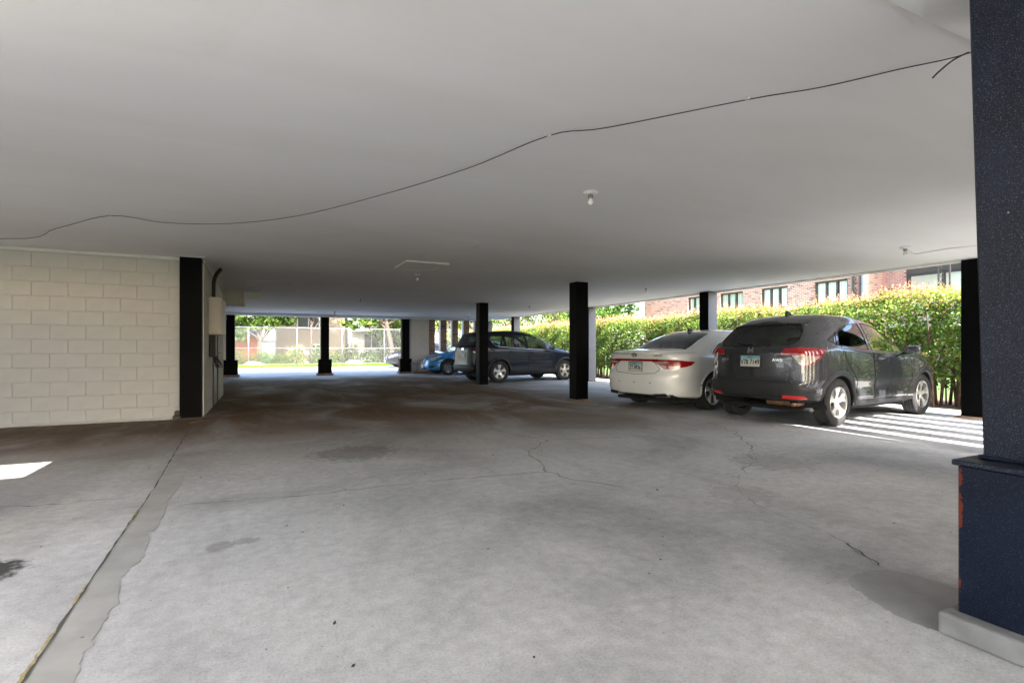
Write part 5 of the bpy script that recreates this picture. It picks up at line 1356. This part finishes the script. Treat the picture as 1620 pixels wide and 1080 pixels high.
sedan = dict(L=4.91, W=.93, label='white sedan with a full-width red tail light bar, parked beside the grey hatchback SUV', paint=P_white,
    zt=[(0, 1.045), (.06, 1.06), (.3, 1.075), (.58, 1.085), (.75, 1.14), (1.05, 1.27), (1.4, 1.385), (1.75, 1.45), (2.1, 1.47), (2.5, 1.46), (2.85, 1.41), (3.2, 1.28), (3.55, 1.10), (3.75, 1.02), (4.1, .97), (4.5, .89), (4.75, .80), (4.91, .66)],
    zb=[(0, .26), (.3, .24), (.8, .21), (1.5, .19), (4, .19), (4.91, .22)],
    w=[(0, .70), (.05, .765), (.14, .825), (.35, .885), (.8, .92), (1.4, .928), (3.4, .928), (4.0, .915), (4.5, .86), (4.75, .77), (4.86, .66), (4.91, .56)],
    belt=[(0, .96), (.5, .985), (1.2, .975), (2.2, .955), (3.4, .93), (3.8, .89), (4.4, .80), (4.91, .56)],
    wroof=[(0, .60), (.3, .64), (.6, .665), (.9, .64), (1.3, .585), (1.7, .565), (2.4, .57), (2.9, .58), (3.3, .64), (3.7, .73), (4.2, .72), (4.91, .46)],
    crown=[(0, .03), (.5, .035), (1.0, .07), (1.8, .06), (3.0, .06), (3.7, .035), (4.91, .04)],
    xr=[(.15, .14), (.26, .07), (.40, .015), (.55, .0), (.66, .02), (.70, .05), (.86, .055), (.93, .03), (1.03, .02), (1.1, .03), (1.5, .03)],
    xf=[(.2, .1), (.35, .02), (.55, .0), (.7, .05), (.9, .2)], Lr=1.1, rc=.17, fc=.26,
    ra=1.08, wb=2.845, R=.335, rimR=.238, tw=.235, style=(5, .030, .024, .22), gap=.035, seatx=2.55, mirror=(3.2, 1.02), handles=[(2.42, .80), (1.5, .82)], zs=.66,
    cuts=cuts_sedan, extra=extra_sedan)

# ------------------------------------------------------------------ navy SUV
P_navy = paint('midnight_blue', (.004, .008, .019), .0, .35, .02, .2, .25)
def cuts_suv(K):
    sd, re, dg, tp = K['side'], K['rear'], K['diag'], K['top']
    re([(-.58, 1.19), (.58, 1.19), (.56, 1.50), (.5, 1.55), (-.5, 1.55), (-.56, 1.50)], 'rear_window', M['glass_dk'], -.003, seam=[])
    tp([(2.60, -.58), (3.36, -.70), (3.42, 0), (3.36, .70), (2.60, .58), (2.55, 0)], 'windscreen', M['glass_lt'], -.003)
    sd([(2.08, 1.10), (2.06, 1.52), (2.32, 1.50), (2.60, 1.43), (3.10, 1.15), (3.12, 1.06)], 'front_window', M['glass_lt'], -.003, seam=[])
    sd([(1.22, 1.15), (1.20, 1.535), (1.98, 1.53), (2.0, 1.105)], 'rear_side_window', M['glass_lt'], -.003, seam=[])
    sd([(.62, 1.42), (.80, 1.22), (1.14, 1.16), (1.12, 1.53), (.70, 1.50)], 'quarter_window', M['glass_lt'], -.003, seam=[])
    dg([(.50, .97), (.50, 1.12), (.70, 1.15), (1.02, 1.14), (.88, 1.07), (.72, 1.03), (.66, .95)], 'tail_light', M['red'], .006)
    dg([(.62, 1.03), (.70, 1.05), (.90, 1.10), (.90, 1.115), (.70, 1.085), (.62, 1.07)], 'reversing_lens', M['whitelens'], .009)
    dg([(.40, .84), (.46, .93), (.80, 1.0), (1.05, 1.03), (.95, .92), (.6, .82)], 'headlight', M['headlens'], .004, s=1)
    re([(-.4, .55), (.4, .55), (.42, .75), (-.42, .75)], 'grille', M['trimblk'], .004, 1)
    re([(-.82, .30), (.82, .30), (.84, .56), (-.84, .56)], 'rear_bumper', M['trimblk'], .004, seam=[2])
    re([(-.60, .58), (.60, .58), (.62, .95), (.50, 1.0), (.50, 1.17), (-.50, 1.17), (-.50, 1.0), (-.62, .95)], 'tailgate', P_navy, 0, seam=[1, 2, 6, 7])
    sd([(2.04, 1.09), (2.06, .42), (3.02, .42), (3.14, .65), (3.16, 1.04)], 'front_door', P_navy, 0, seam=[])
    sd([(1.18, 1.14), (2.02, 1.095), (2.04, .42), (1.46, .42), (1.42, .65), (1.20, .9)], 'rear_door', P_navy, 0, seam=[])
    sd([(1.40, .24), (3.18, .24), (3.18, .41), (1.40, .41)], 'sill_cladding', M['trimblk'], .006)
def extra_suv(K):
    root = K['root']
    licence_plate(K, .88, 'K29 4410'.replace('K29 4410', 'AV 51 208')) if False else None
    stick(K, poly_bm([rect(.32, .17)], .01), 'licence_plate', M['plate_w'], 0, .88, -1, .006)
    stick(K, poly_bm([oval(.07, .03)], .008), 'emblem', M['chrome'], 0, 1.08, -1, .004)
    for s in (1, -1):
        pts = [K['ys'](x, zz, s)+Vector((0, s*.004, 0)) for x, zz in ((3.14, 1.045), (2.06, 1.085), (1.2, 1.135), (.80, 1.20), (.60, 1.42))]
        tube('window_trim', catmull(pts, 4), .008, M['chrome'], root, 5)
        pts = [K['ys'](x, zz, s)+Vector((0, s*.006, 0)) for x, zz in ((1.5, .56), (1.8, .585), (2.4, .59), (3.0, .56), (3.1, .54))]
        tube('door_crease', catmull(pts, 4), [.006]*17, P_navy, root, 6)
        pts = [K['zs'](x, s*.60)[0]+Vector((0, 0, .03)) for x in (.6, 1.0, 1.5, 2.0, 2.35)]
        tube('roof_rail', catmull([pts[0]-Vector((.03, 0, .03))]+pts+[pts[-1]+Vector((.03, 0, -.03))], 3), .013, M['trimblk'], root, 6)
    z = K['zs'](.5, 0)[0].z; tube('antenna', [(.55, 0, z), (.40, 0, z+.2)], .006, M['trimblk'], root, 5)
suv = dict(L=4.524, W=.92, label='dark navy blue SUV with silver five-spoke wheels, parked behind two black columns', paint=P_navy,
    zt=[(0, 1.59), (.15, 1.625), (.5, 1.655), (1.0, 1.675), (1.6, 1.68), (2.0, 1.655), (2.4, 1.575), (2.8, 1.43), (3.2, 1.23), (3.45, 1.12), (3.7, 1.08), (4.1, 1.02), (4.35, .93), (4.524, .80)],
    zb=[(0, .36), (.3, .32), (1, .26), (3.4, .26), (4.524, .30)],
    w=[(0, .74), (.05, .79), (.15, .835), (.4, .885), (.8, .91), (1.4, .918), (3.2, .918), (3.7, .905), (4.1, .86), (4.35, .79), (4.47, .70), (4.524, .60)],
    belt=[(0, 1.16), (.6, 1.16), (1.2, 1.13), (2.0, 1.09), (3.1, 1.03), (3.4, 1.0), (3.9, .94), (4.2, .88), (4.524, .68)],
    wroof=[(0, .58), (.3, .60), (.8, .62), (1.6, .63), (2.2, .62), (2.7, .64), (3.2, .70), (3.5, .74), (4.0, .72), (4.524, .52)],
    crown=[(0, .05), (1, .055), (2.6, .05), (3.4, .035), (4.524, .04)],
    xr=[(.25, .10), (.40, .02), (.5, .0), (.57, .03), (.8, .05), (1.0, .06), (1.12, .07), (1.18, .10), (1.4, .22), (1.55, .30), (1.7, .34)],
    xf=[(.2, .12), (.36, .03), (.5, .0), (.75, .01), (.9, .1), (1.05, .2)], Lr=1.2, rc=.15,
    ra=.93, wb=2.69, R=.352, rimR=.232, style=(5, .042, .028, .17), lip=(.055, M['trimblk']), gap=.05, seatx=2.25, seat=M['seatbg'], mirror=(2.95, 1.13), handles=[(2.2, .97), (1.38, 1.0)], zs=.70,
    cuts=cuts_suv, extra=extra_suv)

# ------------------------------------------------------------------ saloons facing the drive
def saloon(pm, label, front, rim_m, plate=True):
    def cuts(K):
        sd, re, dg, tp = K['side'], K['rear'], K['diag'], K['top']
        tp([(.62, -.58), (.60, 0), (.62, .58), (1.32, .52), (1.40, 0), (1.32, -.52)], 'rear_window', M['glass_dk'], -.003)
        tp([(2.76, -.54), (3.28, -.66), (3.34, 0), (3.28, .66), (2.76, .54), (2.72, 0)], 'windscreen', M['glass_lt'], -.003)
        sd([(2.16, .97), (2.14, 1.33), (2.45, 1.32), (2.75, 1.24), (3.12, 1.02), (3.14, .95)], 'front_window', M['glass_dk'], -.003, seam=[])
        sd([(1.36, .99), (1.30, 1.10), (1.55, 1.24), (1.8, 1.31), (2.06, 1.333), (2.09, .973)], 'rear_side_window', M['glass_dk'], -.003, seam=[])
        dg([(.45, .78), (.45, .98), (.70, .99), (.82, .95), (.70, .80)], 'tail_light', M['red'], .005)
        dg([(.42, .60), (.50, .70), (.70, .765), (.93, .80), (.97, .78), (.88, .70), (.66, .60), (.48, .575)], 'headlight', M['headlens'], .005, s=1)
        dg([(.80, .70), (.90, .74), (.91, .715), (.82, .68)], 'indicator', M['amber'], .009, s=1)
        re([(-.30, .42), (.30, .42), (.345, .60), (.33, .66), (-.33, .66), (-.345, .60)], 'grille', M['trimblk'], .003, 1, seam=[])
        re([(-.38, .22), (.38, .22), (.36, .33), (-.36, .33)], 'lower_intake', M['trimblk'], .003, 1)
        dg([(.46, .30), (.50, .38), (.72, .42), (.74, .38), (.64, .29)], 'fog_intake', M['trimblk'], .004, s=1)
        sd([(2.11, .96), (2.13, .30), (2.98, .30), (3.12, .6), (3.16, .94)], 'front_door', pm, 0, seam=[])
        sd([(1.24, .985), (2.09, .962), (2.11, .30), (1.48, .30), (1.42, .55), (1.26, .80)], 'rear_door', pm, 0, seam=[])
        tp([(3.42, -.60), (4.30, -.50), (4.42, 0), (4.30, .50), (3.42, .60), (3.48, 0)], 'bonnet', pm, .004, zmin=.6)
    def extra(K):
        root = K['root']
        if front == 'ring':
            # bright surround, slats, slanting bar and round badge
            g = stick(K, poly_bm([[(-.34, -.012), (.34, -.012), (.34, .012), (-.34, .012)]], .006), 'grille_surround', M['chrome'], 0, .655, 1, .006)
            P = [K['xs'](y, z, 1)[0]+Vector((.008, 0, 0)) for y, z in ((-.30, .425), (-.345, .55), (-.33, .655), (0, .67), (.33, .655), (.345, .55), (.30, .425), (0, .41), (-.30, .425))]
            tube('grille_frame', P, .012, M['chrome'], root, 6)
            tube('grille_bar', [K['xs'](y, z, 1)[0]+Vector((.012, 0, 0)) for y, z in ((-.29, .44), (0, .54), (.30, .645))], .012, M['chrome'], root, 6)
            stick(K, ring_bm(.055, .055, .014, .012), 'emblem', M['chrome'], 0, .54, 1, .012)
            for z in np.linspace(.45, .63, 6): tube('grille_slat', [K['xs'](y, z, 1)[0]+Vector((.004, 0, 0)) for y in (-.3, 0, .3)], .005, M['chrome'], root, 4)
        if plate: stick(K, poly_bm([rect(.30, .15)], .008), 'licence_plate', M['plate_w'], 0, .36, 1, .010)
    return dict(L=4.63, W=.93, label=label, paint=pm, n=66,
        zt=[(0, 1.0), (.06, 1.03), (.3, 1.06), (.55, 1.075), (.8, 1.18), (1.1, 1.31), (1.4, 1.41), (1.8, 1.475), (2.2, 1.475), (2.6, 1.42), (2.9, 1.30), (3.2, 1.13), (3.4, 1.04), (3.7, .995), (4.1, .93), (4.4, .83), (4.55, .75), (4.63, .67)],
        zb=[(0, .28), (.8, .22), (4, .20), (4.63, .22)],
        w=[(0, .70), (.05, .765), (.15, .83), (.4, .89), (.8, .92), (1.4, .928), (3.2, .928), (3.7, .92), (4.1, .88), (4.4, .79), (4.55, .68), (4.63, .58)],
        belt=[(0, .95), (.5, .98), (1.2, .98), (2.2, .96), (3.1, .94), (3.5, .90), (4.1, .80), (4.4, .72), (4.63, .58)],
        wroof=[(0, .58), (.5, .64), (.9, .61), (1.4, .56), (2.2, .57), (2.7, .58), (3.1, .65), (3.4, .73), (3.9, .72), (4.63, .46)],
        crown=[(0, .03), (.5, .035), (1.0, .07), (2.0, .06), (2.8, .06), (3.4, .035), (4.63, .04)],
        xr=[(.15, .12), (.3, .03), (.55, .0), (.8, .03), (1.0, .05), (1.4, .05)], xf=[(.15, .10), (.28, .01), (.40, .0), (.55, .02), (.66, .07), (.8, .18), (1., .3)], Lr=1.0, rc=.17, fc=.28, Lf=1.2,
        ra=.98, wb=2.776, R=.33, rimR=.235, tw=.235, style=(5, .026, .020, .24), rim_m=rim_m, gap=.04, seatx=2.4, mirror=(2.98, 1.0), handles=[(2.25, .80), (1.45, .82)], zs=.66, cuts=cuts, extra=extra)
P_blue = paint('rebel_blue', (.03, .25, .60), .15, .26, .05)
P_blk = paint('gloss_black', (.010, .010, .012), .0, .3, .06, .6)
P_pale = paint('pale_blue', (.22, .30, .44), .35, .3, .05)

def park(sp, wheel_xy, heading, which):
    """stand the car so that the tyre named (rear-right or front-left) touches the floor at wheel_xy"""
    o = build_car(sp); a = rad(heading)
    lx = (sp['ra'] if which[0] == 'r' else sp['ra']+sp['wb'])-sp['L']/2
    ly = -(sp['W']-.06) if which[1] == 'r' else sp['W']-.06
    o.rotation_euler = (0, 0, a)
    o.location = (wheel_xy[0]-(lx*math.cos(a)-ly*math.sin(a)), wheel_xy[1]-(lx*math.sin(a)+ly*math.cos(a)), 0.0)
    return o
park(hatch, (7.24, 4.58), 5.5, 'rr')
park(sedan, (7.2, 6.78), 9, 'rr')
park(suv, (6.8, 15.15), 8, 'rr')
park(saloon(P_blue, 'bright blue sedan facing out under the carport, its tail hidden by the navy SUV', 'ring', M['rimdk']), (6.9, 20.5), 180, 'fl')
park(saloon(P_blk, 'black car whose nose shows on the driveway beyond the far columns', 'ring', M['rim']), (7.35, 30.2), 180, 'fl')
park(saloon(P_pale, 'pale blue car parked on the driveway, glimpsed between the brick fins', 'none', M['rim'], False), (11.3, 26.5), 180, 'fl')
